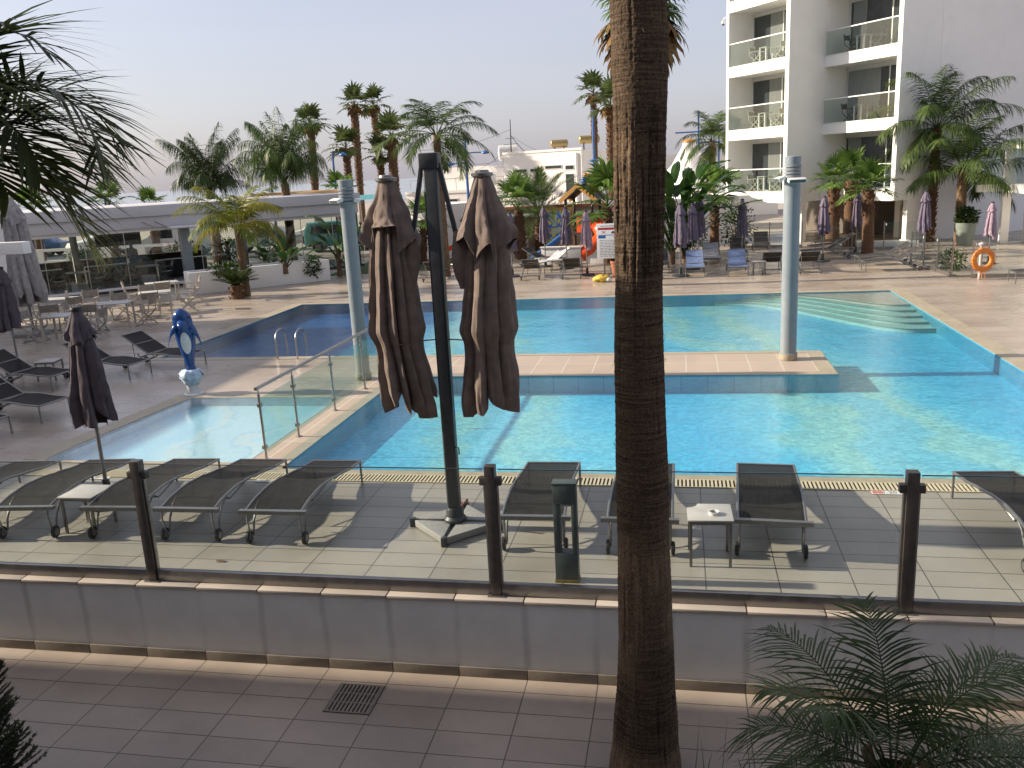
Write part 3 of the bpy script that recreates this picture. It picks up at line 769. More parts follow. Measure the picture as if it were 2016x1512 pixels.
# ------------------------------------------------------------------ depth marker plates with their writing
for i, (x, y, lab, red) in enumerate(((-5.63, 10.46, 'small white depth plate on the deck behind the second lounger left of the pole', False),
                                      (-8.3, 10.46, 'small white depth plate beside the foreground parasol pole', False),
                                      (2.45, 10.44, 'white depth plate with a red pictogram reading 1.20 m by the right fence post', True))):
    t = thing('depth_plate', lab, 'sign', (x, y, .004), 0, 'depth plates on the deck')
    MB().box(-.19, .19, -.055, .055, 0, .004).build('plate', M['plastic_white'], t)
    if red:
        b = MB().box(-.185, -.06, -.05, .05, .0042, .0052); b.build('red_field', M['pink'], t)
        c = MB()
        for cx in (-.152, -.093):
            ring = [(cx + .024 * cos(a * pi / 8), .03 * sin(a * pi / 8), .0062) for a in range(17)]
            c.tube(ring, .003, 5)
            c.bar((cx - .018, -.02, .0062), (cx + .018, .02, .0062), .006, .002)
        c.build('pictogram', M['sign_red'], t)
        text_part('1.20 m', .10, M['ink'], t, Matrix.Translation((.066, -.002, .0045)))
    else:
        text_part('1.20 m', .095, M['ink'], t, Matrix.Translation((0, 0, .0045)))

# ------------------------------------------------------------------ bollard light
bl = thing('bollard_light', 'dark grey-green rectangular bollard light with an open window', 'lamp', (-1.12, 7.86, 0))
b = MB().box(-.115, .115, -.06, .06, .03, .32).box(-.115, -.05, -.06, .06, .321, .83).box(.062, .115, -.06, .06, .321, .83).box(-.115, .115, -.06, .06, .831, 1.03)
b.build('housing', M['green_metal'], bl, bevel=.004)
MB().box(-.122, .122, -.067, .067, 1.031, 1.05).build('cap', M['green_metal'], bl, bevel=.004)
MB().box(-.12, .12, -.07, .07, 0, .03).build('foot', mat('brass_foot', (.28, .21, .07), .45, .2, 20, metal=.5), bl, bevel=.003)
MB().box(-.049, .061, -.03, .03, .80, .829).build('diffuser', M['plastic_white'], bl)
# ------------------------------------------------------------------ sun loungers
def prof_pts(prof, n, x):
    return [(x, prof[0][0] + (prof[-1][0] - prof[0][0]) * i / n, lerp_profile(prof, prof[0][0] + (prof[-1][0] - prof[0][0]) * i / n)) for i in range(n + 1)]

def wheel(parent, x, y, rad=.075):
    wv = MB()
    Rm = Matrix.Rotation(pi / 2, 4, 'Y')
    q = MB().lathe([(.02, -.016), (rad - .012, -.02), (rad, -.012), (rad, .012), (rad - .012, .02), (.02, .016)], 18)
    q.xform(Matrix.Translation((x, y, rad)) @ Rm)
    o = q.build('wheel', M['black'], parent)
    h = MB().lathe([(.006, -.024), (rad * .55, -.0225), (rad * .55, .0225), (.006, .024)], 12)
    h.xform(Matrix.Translation((x, y, rad)) @ Rm)
    h.build('hub', M['alu'], o)
    return o

def make_lounger(mode, sling, name='sun_lounger'):
    t = thing(name, '', 'sun lounger')
    X = .335
    fr = MB(); sl = MB()
    if mode == 'flat':
        prof = [(0, .315), (.35, .345), (.75, .405), (1.1, .455), (1.4, .475), (1.7, .455), (2.0, .40)]
        for x in (-X, X):
            fr.tube(prof_pts(prof, 22, x), .017, 8)
        fr.tube([(-X, 0, .315), (X, 0, .315)], .017, 8)
        fr.bar((-X - .07, 2.0, .40), (X + .07, 2.0, .40), .06, .045)
        fr.tube([(-X, 1.62, .40), (X, 1.62, .40)], .012, 6)
        rows = []
        for i in range(25):
            y = .01 + 1.97 * i / 24; z = lerp_profile(prof, y)
            rows.append([(x, y, z + .008 - .03 * (1 - (x / .32) ** 2) * min(1, 4 * min(i, 24 - i) / 24)) for x in (-.322, -.2, -.1, 0, .1, .2, .322)])
        sl.grid(rows)
        # stay folded under the back
        st = MB()
        st.tube([(-X, 1.2, .45), (-.26, 1.45, .33), (.26, 1.45, .33), (X, 1.2, .45)], .010, 6)
        st.build('back_stay', M['alu'], t)
        ly = 1.96
    else:
        seat = [(0, .33), (.3, .34), (.7, .375), (1.05, .36)]
        tail = [(1.05, .36), (1.25, .29), (1.5, .14), (1.7, .075), (1.9, .085), (2.0, .16), (2.02, .21)]
        for x in (-X, X):
            fr.tube(prof_pts(seat, 10, x) + [(x, y, z) for y, z in tail[1:]], .018, 8)
        fr.tube([(-X, 0, .33), (X, 0, .33)], .017, 8)
        fr.tube([(-X, 1.55, .13), (X, 1.55, .13)], .013, 6)
        rows = []
        for i in range(13):
            y = .01 + 1.05 * i / 12; z = lerp_profile(seat, y)
            rows.append([(x, y, z + .008 - .022 * (1 - (x / .32) ** 2)) for x in (-.322, -.16, 0, .16, .322)])
        sl.grid(rows)
        ly = 1.78
    sl.build('sling', sling, t)
    fr.build('frame', M['alu'], t)
    z0 = .315 if mode == 'flat' else .33
    for x in (-X, X):
        MB().tube([(x, .012, z0), (x, .012, .004)], .016, 8).build('leg', M['alu'], t)
    if mode == 'flat':
        for x in (-X + .02, X - .02):
            k = -1 if x < 0 else 1
            MB().tube([(x, 1.60, .455), (x, 1.76, .36), (x, 1.86, .22), (x, 1.885, .12), (x, 1.90, .075), (x, 1.96, .07)], .013, 8).build('leg', M['alu'], t)
            MB().tube([(x, 2.0, .39), (x, 2.01, .28), (x, 1.98, .14), (x, 1.93, .075)], .011, 8).build('leg', M['alu'], t)
    else:
        b = MB(); bs = MB()
        hy, hz, L_, an = 1.07, .365, .82, R(30)
        def bp(s): return hy + s * cos(an), hz + s * sin(an)
        for x in (-.31, .31):
            y1, z1 = bp(L_); b.tube([(x, hy, hz), (x, y1, z1)], .015, 8)
        for s_ in (0, .5, 1):
            y1, z1 = bp(L_ * s_); b.tube([(-.31, y1, z1), (.31, y1, z1)], .013, 8)
        b.build('back_frame', M['alu'], t)
        bs.grid([[(x, bp(L_ * i / 8)[0], bp(L_ * i / 8)[1] + .012 - .02 * (1 - (x / .3) ** 2)) for x in (-.30, -.15, 0, .15, .30)] for i in range(9)])
        bs.build('backrest', sling, t)
        st = MB()
        y1, z1 = bp(.52)
        st.tube([(-.28, y1, z1), (-.28, 1.5, .15), (.28, 1.5, .15), (.28, y1, z1)], .010, 6)
        st.build('back_stay', M['alu'], t)
    for x in (-X - .005, X + .005):
        wheel(t, x, ly)
    return t

FRONT_G = 'charcoal loungers lined up along the glass fence'
flat = make_lounger('flat', M['sling'])
front = [(-9.05, 10.25, .09, 'charcoal lounger at the far left, cut off by the edge of the picture'),
         (-7.93, 10.35, .10, 'charcoal lounger left of the dusky parasol pole, behind the grey side table'),
         (-6.66, 10.42, .05, 'charcoal lounger just right of the dusky parasol pole, partly behind the left fence post'),
         (-5.66, 10.44, .02, 'charcoal lounger right of the left fence post, second from the twin parasol base'),
         (-4.58, 10.43, .02, 'charcoal lounger nearest the twin parasol on its left side'),
         (-1.62, 10.47, .03, 'charcoal lounger between the middle fence post and the green bollard light'),
         (-.43, 10.47, 0, 'charcoal lounger half hidden by the big palm trunk'),
         (1.02, 10.50, -.06, 'charcoal lounger right of the white table with the ashtray'),
         (3.46, 10.34, .06, 'charcoal lounger at the right edge beyond the last fence post')]
for i, (x, y, a, lab) in enumerate(front):
    if i == 0:
        flat.location = (x, y, 0.004); flat.rotation_euler = (0, 0, pi + a); flat['label'] = lab; flat['group'] = FRONT_G
    else:
        copy_tree(flat, (x, y, .004), pi + a, lab, FRONT_G)

raised = make_lounger('raised', M['sling_grey'])
RG = 'loungers around the far side of the pool'
far = [  # x, y, direction of the head (degrees, 0 = +X), sling, label
    (-5.6, 33.7, -88, None, 'grey lounger seen from behind just right of the twin parasol, beside the far pool edge'),
    (-4.1, 33.7, -86, None, 'grey lounger seen from behind left of the white rules board'),
    (-2.2, 33.9, -92, None, 'grey lounger half hidden behind the white rules board'),
    (3.25, 33.5, -92, None, 'black lounger seen from behind just left of the right light pole'),
    (4.45, 33.3, -90, None, 'black lounger seen from behind just right of the right light pole'),
    (.52, 31.6, 90, 'sling_blue', 'blue lounger with raised back, left one of the two near the far pool edge'),
    (2.0, 31.4, 89, 'sling_blue', 'blue lounger with raised back, right one of the two near the far pool edge'),
    (1.2, 34.6, 90, 'sling_white', 'pale lounger standing behind the two blue ones'),
    (-.75, 32.9, 92, None, 'grey lounger just right of the big palm trunk under the violet parasol'),
    (-5.9, 34.9, 50, 'sling_white', 'white lounger by the first violet parasol right of the twin parasol'),
    (-4.9, 36.4, 160, None, 'dark lounger turned sideways in front of the white playground wall'),
    (2.35, 36.4, 90, None, 'grey lounger under the violet parasol left of the right light pole'),
    (3.5, 39.2, 88, None, 'grey lounger by itself near the dark ground floor of the hotel'),
    (6.25, 31.9, 2, None, 'grey lounger in profile, nearest of the pair by the right glass screen'),
    (6.35, 33.6, 3, None, 'grey lounger in profile, second of the pair by the right glass screen'),
    (4.7, 36.2, 4, None, 'grey lounger in profile in front of the three fan palms'),
    (5.3, 38.2, 5, None, 'grey lounger in profile behind the first violet parasol right of the light pole'),
    (5.7, 39.9, 6, None, 'grey lounger in profile farthest back, against the left fan palm'),
    (9.75, 28.2, -2, None, 'grey lounger cut off at the right edge behind the lifebuoy'),
    (10.3, 26.9, -2, None, 'grey lounger cut off at the right edge in front of its neighbour'),
    (-9.2, 35.2, 60, 'sling_white', 'white lounger between the two canopies of the twin parasol'),
    (-9.6, 34.0, -85, None, 'grey lounger behind the pole of the twin parasol'),
    # left side of the shallow pool
    (-10.9, 17.6, 170, 'sling', 'black lounger nearest the navy deep end, behind the blue dolphin'),
    (-11.75, 16.75, 172, 'sling', 'black lounger left of the blue dolphin, front one of the two there'),
    (-12.9, 15.75, 175, 'sling', 'black lounger with raised back at the left, behind the foreground parasol'),
    (-11.3, 13.45, 172, 'sling', 'black lounger at the left edge level with the dolphin base'),
    (-11.5, 12.2, 175, 'sling', 'black lounger at the lower left of which only the foot end shows'),
]
for i, (x, y, d, sl_, lab) in enumerate(far):
    a = R(d - 90)
    if i == 0:
        raised.location = (x, y, .004); raised.rotation_euler = (0, 0, a); raised['label'] = lab; raised['group'] = RG
    else:
        sw = {'sling': M[sl_], 'backrest': M[sl_]} if sl_ else None
        copy_tree(raised, (x, y, .004), a, lab, RG, swap=sw)

# ------------------------------------------------------------------ side tables
def side_table(loc, rot, lab, notch=True, h=.5):
    t = thing('side_table', lab, 'table', loc, rot, 'small square side tables')
    w = .225
    pts = [(-w, -w), (w, -w), (w, w)]
    if notch:
        pts += [(-w + .11 * cos(a), w - .0 + .11 * sin(a)) for a in [(-i * pi / 2 / 8) for i in range(9)]]
    else:
        pts += [(-w, w)]
    MB().prism(pts, h, h + .018).build('table_top', M['table_top'], t, bevel=.003)
    MB().box(-w + .015, w - .015, -w + .015, w - .015, h - .035, h - .002).build('apron', M['alu'], t)
    for x in (-1, 1):
        for y in (-1, 1):
            MB().box(x * (w - .03) - .014, x * (w - .03) + .014, y * (w - .03) - .014, y * (w - .03) + .014, .004, h - .036).build('leg', M['alu'], t)
    return t
side_table((.28, 8.46, 0), .03, 'pale side table with an ashtray and one rounded-out corner beside the big palm trunk')
side_table((-7.15, 8.76, 0), 0, 'grey side table beside the dusky parasol behind the left fence glass', False, .46)
side_table((-13.9, 16.6, 0), .2, 'pale side table between the black loungers at the left', False, .42)
side_table((-4.9, 34.6, 0), 0, 'small table between two grey loungers left of the rules board', False, .45)
side_table((2.75, 31.9, 0), 0, 'small table between the right blue lounger and a black lounger', False, .45)
a = thing('ashtray', 'round white ashtray on the notched side table', 'ashtray', (.32, 8.40, .519))
MB().lathe([(.03, 0), (.052, 0), (.056, .034), (.045, .034), (.042, .012), (.0, .012)], 20, cap=False).build('bowl', M['plastic_white'], a)
MB().lathe([(.0, .013), (.040, .013)], 14, cap=False).build('ash', M['dark'], a)

# ------------------------------------------------------------------ twin parasol with two closed canopies
um = thing('twin_parasol', 'closed double-canopy taupe parasol on one dark pole with a granite cross base', 'parasol', (-2.585, 9.06, 0))
h = .52
for k in range(4):
    a0, a1 = k * pi / 2, (k + 1) * pi / 2
    m0 = a0 + pi / 4
    p = [(.05 * cos(m0), .05 * sin(m0)), ((h - .05) * cos(a0) + .03 * cos(m0), (h - .05) * sin(a0) + .03 * sin(m0)), ((h - .05) * cos(a1) + .03 * cos(m0), (h - .05) * sin(a1) + .03 * sin(m0))]
    MB().prism(p, .012, .095).build('base_slab', M['granite'], um, bevel=.006)
c = MB()
c.box(-h, h, -.026, .026, .004, .075).box(-.026, .026, -h, -.0265, .004, .075).box(-.026, .026, .0265, h, .004, .075)
for q in ((-h, 0), (h, 0), (0, -h), (0, h)):
    c.box(q[0] - .03, q[0] + .03, q[1] - .03, q[1] + .03, .003, .11)
c.build('base_cross', M['charcoal'], um, bevel=.003)
MB().lathe([(.13, .1), (.13, .13), (.105, .16), (.1, .24), (.085, .27)], 20).build('socket', M['charcoal'], um)
pole = MB(); 
pts = []
prof = [(.072, -.05), (.072, .05), (.052, .072), (-.052, .072), (-.072, .05), (-.072, -.05), (-.052, -.072), (.052, -.072)]
pole.prism(prof, .2, 4.1)
po = pole.build('pole', M['charcoal'], um, bevel=.004)
MB().box(-.105, .105, -.085, .085, 4.07, 4.235).build('head', M['charcoal'], um, bevel=.02)
MB().tube([(.10, -.06, .30), (.19, -.12, .40)], .014, 8).build('crank_handle', mat('rusty_handle', (.16, .05, .04), .6, .2, 20), po)
MB().tube([(.07, -.05, 1.0), (.12, -.08, 1.01), (.12, -.08, .93)], .008, 6).build('lock_pin', M['black'], po)

def canopy_rings(rng, prof, zt, zb, cx, k, amp, n=150, rows=70, bottom=.1, ph=0.0):
    off = [rng.uniform(-.25, .25) for _ in range(k + 1)]
    dep = [rng.uniform(.55, 1.15) for _ in range(k + 1)]
    low = [rng.uniform(-1, 1) for _ in range(k + 1)]
    out = []
    for i in range(rows + 1):
        t = i / rows; row = []
        for j in range(n):
            th = 2 * pi * j / n
            f = (th / (2 * pi) * k + ph + .18 * sin(th * 2 + ph) + .10 * sin(5 * t + th)) % k
            c_ = int(f) % k; u = f - int(f)
            crest = (u / .8) ** .6 if u < .8 else 1 - (u - .8) / .2
            depth = dep[c_]
            r_ = lerp_profile(prof, t) * (1 + .10 * noise.noise(V((cos(th) * 1.3, sin(th) * 1.3, t * 2.2 + ph))))
            a_ = lerp_profile(amp, t) * depth
            r_ *= 1 - a_ * (1 - crest)
            r_ += (lerp_profile(prof, t) / .3) * ((.010 + .022 * t * t) * noise.noise(V((cos(th) * 4, sin(th) * 4, t * 6 + ph))) + .012 * t * noise.noise(V((cos(th) * 9, sin(th) * 9, t * 16 + ph + 4))))
            z = zt + (zb - zt) * t
            z += (t ** 6) * (bottom * (low[c_] * .6 + .5) * (1 - crest) + bottom * .5 * low[c_])
            row.append((lerp_profile(cx, t) + r_ * cos(th), r_ * sin(th) * .92, z))
        out.append(row)
    return out

def make_canopy(side, seed):
    rng = random.Random(seed)
    x0 = -.50 if side < 0 else .555
    prof = [(0, .085), (.12, .135), (.25, .215), (.4, .27), (.55, .31), (.64, .335), (.70, .285), (.75, .28), (.85, .32), (.94, .345), (1, .335)]
    amp = [(0, .12), (.2, .3), (.5, .46), (.68, .42), (.8, .60), (1, .78)]
    cx = [(0, x0), (.3, x0 + .02 * side), (.62, x0 - side * (-.02 if side < 0 else .02)), (1, x0 + .06 if side < 0 else x0 - .045)]
    rows = canopy_rings(rng, prof, 3.96, 1.46, cx, 11, amp, bottom=.2, ph=seed * .7)
    o = MB().grid(rows, True).build('canopy', M['taupe'], um, ang=60)
    # the vent layer that flares over the shoulders
    p2 = [(0, .088), (.35, .155), (.7, .26), (1, .355)]
    a2 = [(0, .1), (.5, .32), (1, .52)]
    rows = canopy_rings(rng, p2, 3.99, 3.43, [(0, x0), (1, x0 - .0)], 6, a2, rows=26, bottom=-.26, ph=seed * .37)
    v = MB().grid(rows, True).build('vent_flap', M['taupe'], o, ang=60)
    hem = [(p[0] * 1.0, p[1], p[2] - .004) for p in rows[-1]]
    MB().tube(hem + [hem[0]], .006, 5, cap=False).build('hem', M['purple'] if False else M['taupe'], v)
    hem = rows_b = None
    cap = MB().lathe([(.09, 3.955), (.115, 3.975), (.118, 4.0), (.075, 4.01), (.07, 4.03), (.0, 4.035)], 20, (x0, 0), cap=False)
    cap.build('top_cap', M['grey_canvas'] if False else M['alu'], o)
    # tie strap round the waist running to the pole
    z = 2.235
    ring = [(x0 + (-.005 if side < 0 else 0) + .225 * cos(a), .205 * sin(a), z + .03 * cos(a) * side) for a in [2 * pi * i / 24 for i in range(25)]]
    tie = MB().tube(ring, .006, 6, cap=False)
    tie.tube([(x0 - side * .25, -.05, z), (side * .075, -.03, z + .01)], .008, 6)
    tie.build('tie_strap', M['taupe'], o)
    # folded strut and the cloth pocket over it
    MB().bar((side * .09, 0, 4.13), (side * .235, -.02, 3.40), .045, .05, (0, 1, 0)).build('arm', M['charcoal'], um, bevel=.005)
    rows = []
    for i in range(14):
        t = i / 13; r_ = .028 + .05 * sin(pi * min(1, t * 1.05)) ** .8
        cxp = side * (.245 + .035 * t); zz = 3.42 - .62 * t
        rows.append([(cxp + r_ * (1 + .2 * sin(3 * a + t * 5)) * cos(a) * (1 if cos(a) * side < 0 else 1.5), -.03 + r_ * sin(a), zz) for a in [2 * pi * j / 18 for j in range(18)]])
    MB().grid(rows, True).build('arm_pocket', M['taupe'], o, ang=60)
make_canopy(-1, 3)
make_canopy(1, 8)

# ------------------------------------------------------------------ small closed parasols
def make_parasol(canvas, big=False, seed=1):
    t = thing('parasol', '', 'parasol')
    rng = random.Random(seed)
    H_ = 2.45
    prof = [(0, .05), (.15, .115), (.35, .17), (.6, .215), (.8, .245), (1, .27)]
    amp = [(0, .1), (.3, .3), (.7, .42), (1, .5)]
    rows = canopy_rings(rng, prof, H_ - .03, 1.05, [(0, 0), (1, 0)], 8, amp, n=96, rows=34, bottom=.16, ph=seed * .31)
    o = MB().grid(rows, True).build('canopy', canvas, t, ang=60)
    rows = canopy_rings(rng, [(0, .055), (.5, .13), (1, .20)], H_ - .015, H_ - .34, [(0, 0), (1, 0)], 8, [(0, .05), (1, .3)], n=96, rows=12, bottom=-.07, ph=seed * .31)
    MB().grid(rows, True).build('vent_flap', canvas, o, ang=60)
    MB().lathe([(.06, H_ - .02), (.068, H_), (.06, H_ + .025), (.03, H_ + .035), (.0, H_ + .036)], 16, cap=False).build('finial', M['black'], o)
    MB().tube([(0, 0, .05), (0, 0, H_ - .1)], .024, 10).build('pole', M['alu'], t)
    MB().lathe([(.30, .004), (.30, .03), (.27, .05), (.06, .065), (.045, .30), (.03, .31)], 28).build('base', M['charcoal'], t)
    return t
PG = 'small closed parasols around the pool'
pr = [(-7.47, 9.55, 1.06, 'dusk', 'dusky violet closed parasol in the left foreground between the loungers'),
      (-15.3, 17.3, 1.0, 'dusk', 'dusky closed parasol at the left edge behind the black loungers'),
      (-10.4, 36.2, .97, 'purple', 'violet closed parasol hidden behind the twin parasol pole'),
      (-6.45, 33.2, 1.0, 'purple', 'violet closed parasol just right of the twin parasol'),
      (-5.62, 36.4, 1.02, 'purple', 'violet closed parasol left of the playground tower'),
      (-4.6, 35.6, 1.0, 'purple', 'violet closed parasol in front of the playground tower'),
      (-3.5, 33.0, .98, 'beige_canvas', 'pale pink sunlit closed parasol just left of the rules board'),
      (.0, 31.9, 1.05, 'purple', 'dark violet closed parasol nearest the big palm trunk on its right'),
      (.45, 33.9, 1.0, 'purple', 'violet closed parasol in the middle of the three right of the big palm trunk'),
      (.72, 35.6, 1.1, 'purple', 'violet closed parasol rearmost of the three right of the big palm trunk'),
      (2.42, 36.0, 1.0, 'purple', 'violet closed parasol left of the right light pole'),
      (5.4, 35.2, 1.0, 'purple', 'violet closed parasol left of the three fan palms'),
      (7.05, 37.6, 1.0, 'purple', 'violet closed parasol half hidden among the three fan palms'),
      (8.95, 35.0, 1.02, 'purple', 'deep violet closed parasol left of the tall feather palms by the hotel'),
      (10.6, 33.0, .86, 'beige_canvas', 'light pinkish closed parasol above the orange lifebuoy')]
base_p = {}
for i, (x, y, s_, cv, lab) in enumerate(pr):
    if cv == 'beige_canvas':
        cm = M.setdefault('mauve', mesh_cloth_mat('mauve_canvas', (.40, .30, .36), 0, .85))
    else:
        cm = M[cv]
    if cv not in base_p:
        base_p[cv] = make_parasol(cm, seed=len(base_p) + 2)
        o = base_p[cv]; o.location = (x, y, .004); o.scale = (s_,) * 3; o['label'] = lab; o['group'] = PG
        o.rotation_euler = (0, 0, .3)
    else:
        copy_tree(base_p[cv], (x, y, .004), i * 1.37, lab, PG, scale=s_)

# large grey market parasol at the far left
t = thing('market_parasol', 'tall pale grey closed market parasol at the left edge by the terrace tables', 'parasol', (-18.9, 22.2, .004))
t.scale = (1.0, 1.0, 1.09)
rng = random.Random(5)
prof = [(0, .07), (.12, .22), (.2, .34), (.35, .36), (.6, .42), (.9, .52), (1, .5)]
rows = canopy_rings(rng, prof, 3.62, .95, [(0, 0), (1, .12)], 9, [(0, .1), (.3, .35), (.7, .45), (1, .6)], n=110, rows=46, bottom=.25, ph=1.1)
o = MB().grid(rows, True).build('canopy', M['grey_canvas'], t, ang=60)
rows = canopy_rings(rng, [(0, .09), (.5, .28), (1, .42)], 3.66, 3.05, [(0, 0), (1, .0)], 6, [(0, .1), (1, .35)], n=96, rows=14, bottom=-.15, ph=.4)
MB().grid(rows, True).build('vent_flap', M['grey_canvas'], o, ang=60)
MB().tube([(0, 0, .1), (0, 0, 3.6)], .04, 10).build('pole', M['alu'], t)
MB().box(-.4, .4, -.4, .4, 0, .09).build('base', M['granite'], t, bevel=.01)

# ------------------------------------------------------------------ light poles
def light_pole(loc, lab, heads, r_=.16):
    t = thing('light_pole', lab, 'lamp', loc, 0, 'blue-grey light poles on the walkway')
    MB().lathe([(r_ + .02, .004), (r_ + .02, .14), (r_, .15), (r_, 3.58), (r_ - .02, 3.6)], 32).build('shaft', M['pole'], t)
    MB().lathe([(r_ + .012, .005), (r_ + .022, .02), (r_ + .022, .13)], 32, cap=False).build('tiled_foot', M['kerb'], t)
    lv = MB()
    z = 3.6
    for k in range(4):
        lv.lathe([(r_ - .035, z), (r_ + .005, z + .012), (r_ + .005, z + .05), (r_ - .012, z + .06)], 28); z += .065
    lv.lathe([(r_ - .01, z), (r_ - .005, z + .14), (r_ - .03, z + .155)], 28)
    lv.build('louvre_head', M['pole'], t)
    for (an, dz) in heads:
        Mr = Matrix.Rotation(an, 4, 'Z')
        b = MB().box(-.17, .17, -.06, .06, -.035, .035).xform(Matrix.Translation((0, 0, 3.56 + dz)) @ Mr @ Matrix.Translation((0, -r_ - .09, 0)) @ Matrix.Rotation(R(18), 4, 'X'))
        f = b.build('floodlight', M['plastic_white'], t, bevel=.008)
        b = MB().box(-.15, .15, -.063, -.0605, -.028, .028).xform(Matrix.Translation((0, 0, 3.56 + dz)) @ Mr @ Matrix.Translation((0, -r_ - .09, 0)) @ Matrix.Rotation(R(18), 4, 'X'))
        b.build('lens', M['green_metal'], f)
    return t
light_pole((-6.43, 16.42, 0), 'blue-grey light pole left of the twin parasol, at the corner of the walkway', [(R(-40), .06), (R(100), .04)], .145)
light_pole((2.14, 17.9, 0), 'blue-grey light pole standing alone at the tip of the walkway on the right', [(R(12), 0), (R(-80), .03)], .16)

# ------------------------------------------------------------------ pool ladder and glass handrail
ld = thing('pool_ladder', 'chrome grab rails of a ladder at the deep end', 'ladder', (-9.05, 18.75, 0))
for x in (-.25, .25):
    pts = [(x, -.32, .0)] + [(x, -.32 + .02 * 0, .45)] + [(x, -.05 - .27 * cos(a), .45 + .22 * sin(a)) for a in [pi * i / 8 for i in range(1, 8)]] + [(x, .22, .42), (x, .26, .1), (x, .2, -.1), (x, .2, -.4)]
    MB().tube(pts, .021, 10).build('rail', M['steel'], ld)
for z in (-.12, -.3):
    MB().box(-.25, .25, .17, .23, z - .012, z + .012).build('tread', M['steel'], ld)

hr = thing('glass_handrail', 'glass handrail with a steel top rail on the strip between the two pools', 'railing', (-6.1, 11.3, 0))
ys = [.05, 1.2, 2.75, 4.3, 5.5]
for y in ys:
    p = MB().tube([(0, y, .01), (0, y, 1.02)], .021, 12).build('post', M['steel'], hr)
    MB().lathe([(.05, .002), (.05, .012), (.02, .015)], 16, (0, y)).build('base_flange', M['steel'], p)
    e = MB()
    for z in (.2, .85):
        e.box(-.03, .03, y - .035, y + .035, z - .03, z + .03)
    e.build('clamp', M['steel'], p, bevel=.006)
    MB().tube([(0, y, 1.0), (0, y, 1.09)], .010, 8).build('spigot', M['steel'], p)
MB().tube([(0, -.02, 1.11), (0, 5.75, 1.11)], .027, 14).build('top_rail', M['steel'], hr)
for a, b in zip(ys, ys[1:]):
    MB().box(-.006, .006, a + .045, b - .045, .1, .95).build('glass_panel', M['glass_clear'], hr)
t = thing('dry_leaf', 'small curled dry leaf lying on the front deck by the left fence post', 'leaf', (-4.98, 7.97, .004))
MB().grid([[(x, y, .012 * abs(sin(x * 40 + y * 60)) + .002) for y in (-.02, 0, .02)] for x in (-.05, -.025, 0, .025, .05)]).build('blade', M['trunk'], t)
# ------------------------------------------------------------------ foliage
def leaflet(mb, p, d, up, l, w, droop, segs=3):
    """A narrow blade from p along d, bending down."""
    d = d.normalized()
    s = d.cross(up)
    if s.length < 1e-4: s = d.orthogonal()
    s.normalize()
    ws = {2: [.7, 1.0, .06], 3: [.55, 1.0, .7, 0.06], 4: [.6, 1.0, .9, .6, .05]}[segs]
    q = p.copy(); rows = []
    dd = d.copy()
    for i in range(segs + 1):
        rows.append([q - s * (w * ws[i] * .5), q + s * (w * ws[i] * .5)])
        dd = (dd + V((0, 0, -droop / segs))).normalized()
        q = q + dd * (l / segs)
    mb.grid(rows)

def feather_frond(mb, rng, base, az_, el, L_, curve, leaf_l, leaf_w, n, leaf_droop=.5, bare=.18, plane_=.35, rach=.012, segs=3):
    k = 14; p = V(base); pts = [p.copy()]; dirs = []
    e = el
    tw = rng.uniform(-.25, .25)
    for i in range(k):
        d = V((cos(e) * cos(az_), cos(e) * sin(az_), sin(e)))
        dirs.append(d); p = p + d * (L_ / k); pts.append(p.copy())
        e -= curve / k * (.4 + 1.2 * i / k); az_ += tw / k
    dirs.append(dirs[-1])
    mb.tube(pts, [rach * (1.3 - 1.1 * i / k) for i in range(k + 1)], 5)
    for i in range(n):
        t = bare + (1 - bare) * (i + .5) / n
        f = t * k; a = min(k - 1, int(f)); u = f - a
        q = pts[a].lerp(pts[a + 1], u); d = dirs[a]
        side = d.cross(V((0, 0, 1)))
        if side.length < .05: side = V((-sin(az_), cos(az_), 0))
        side.normalize(); nrm = side.cross(d).normalized()
        ll = leaf_l * (.55 + .9 * sin(pi * min(1, .12 + t * .85)) ** .8) * rng.uniform(.8, 1.15) * (1.0 if t < .9 else .75)
        for sg in (-1, 1):
            v = side * sg + d * (.55 + .9 * t ** 2) + nrm * (plane_ + rng.uniform(-.22, .22))
            leaflet(mb, q, v, nrm, ll, leaf_w, leaf_droop * rng.uniform(.6, 1.5), segs)

def feather_crown(seed, n, L_, leaf_l, leaf_w, per, els=(R(-15), R(80)), curve=(1.0, 1.7), droop=.6, rach=.014, base_r=.08, plane_=.3, segs=3):
    rng = random.Random(seed); mb = MB()
    for i in range(n):
        t = (i + .5) / n
        el = els[0] + (els[1] - els[0]) * t + rng.uniform(-.1, .1)
        az_ = i * 2.39996 + rng.uniform(-.2, .2)
        l = L_ * rng.uniform(.85, 1.1) * (.82 + .25 * sin(pi * t))
        feather_frond(mb, rng, (base_r * cos(az_), base_r * sin(az_), rng.uniform(-.05, .08)), az_, el, l, rng.uniform(*curve), leaf_l, leaf_w, per, droop, rach=rach, plane_=plane_, segs=segs)
    return mb

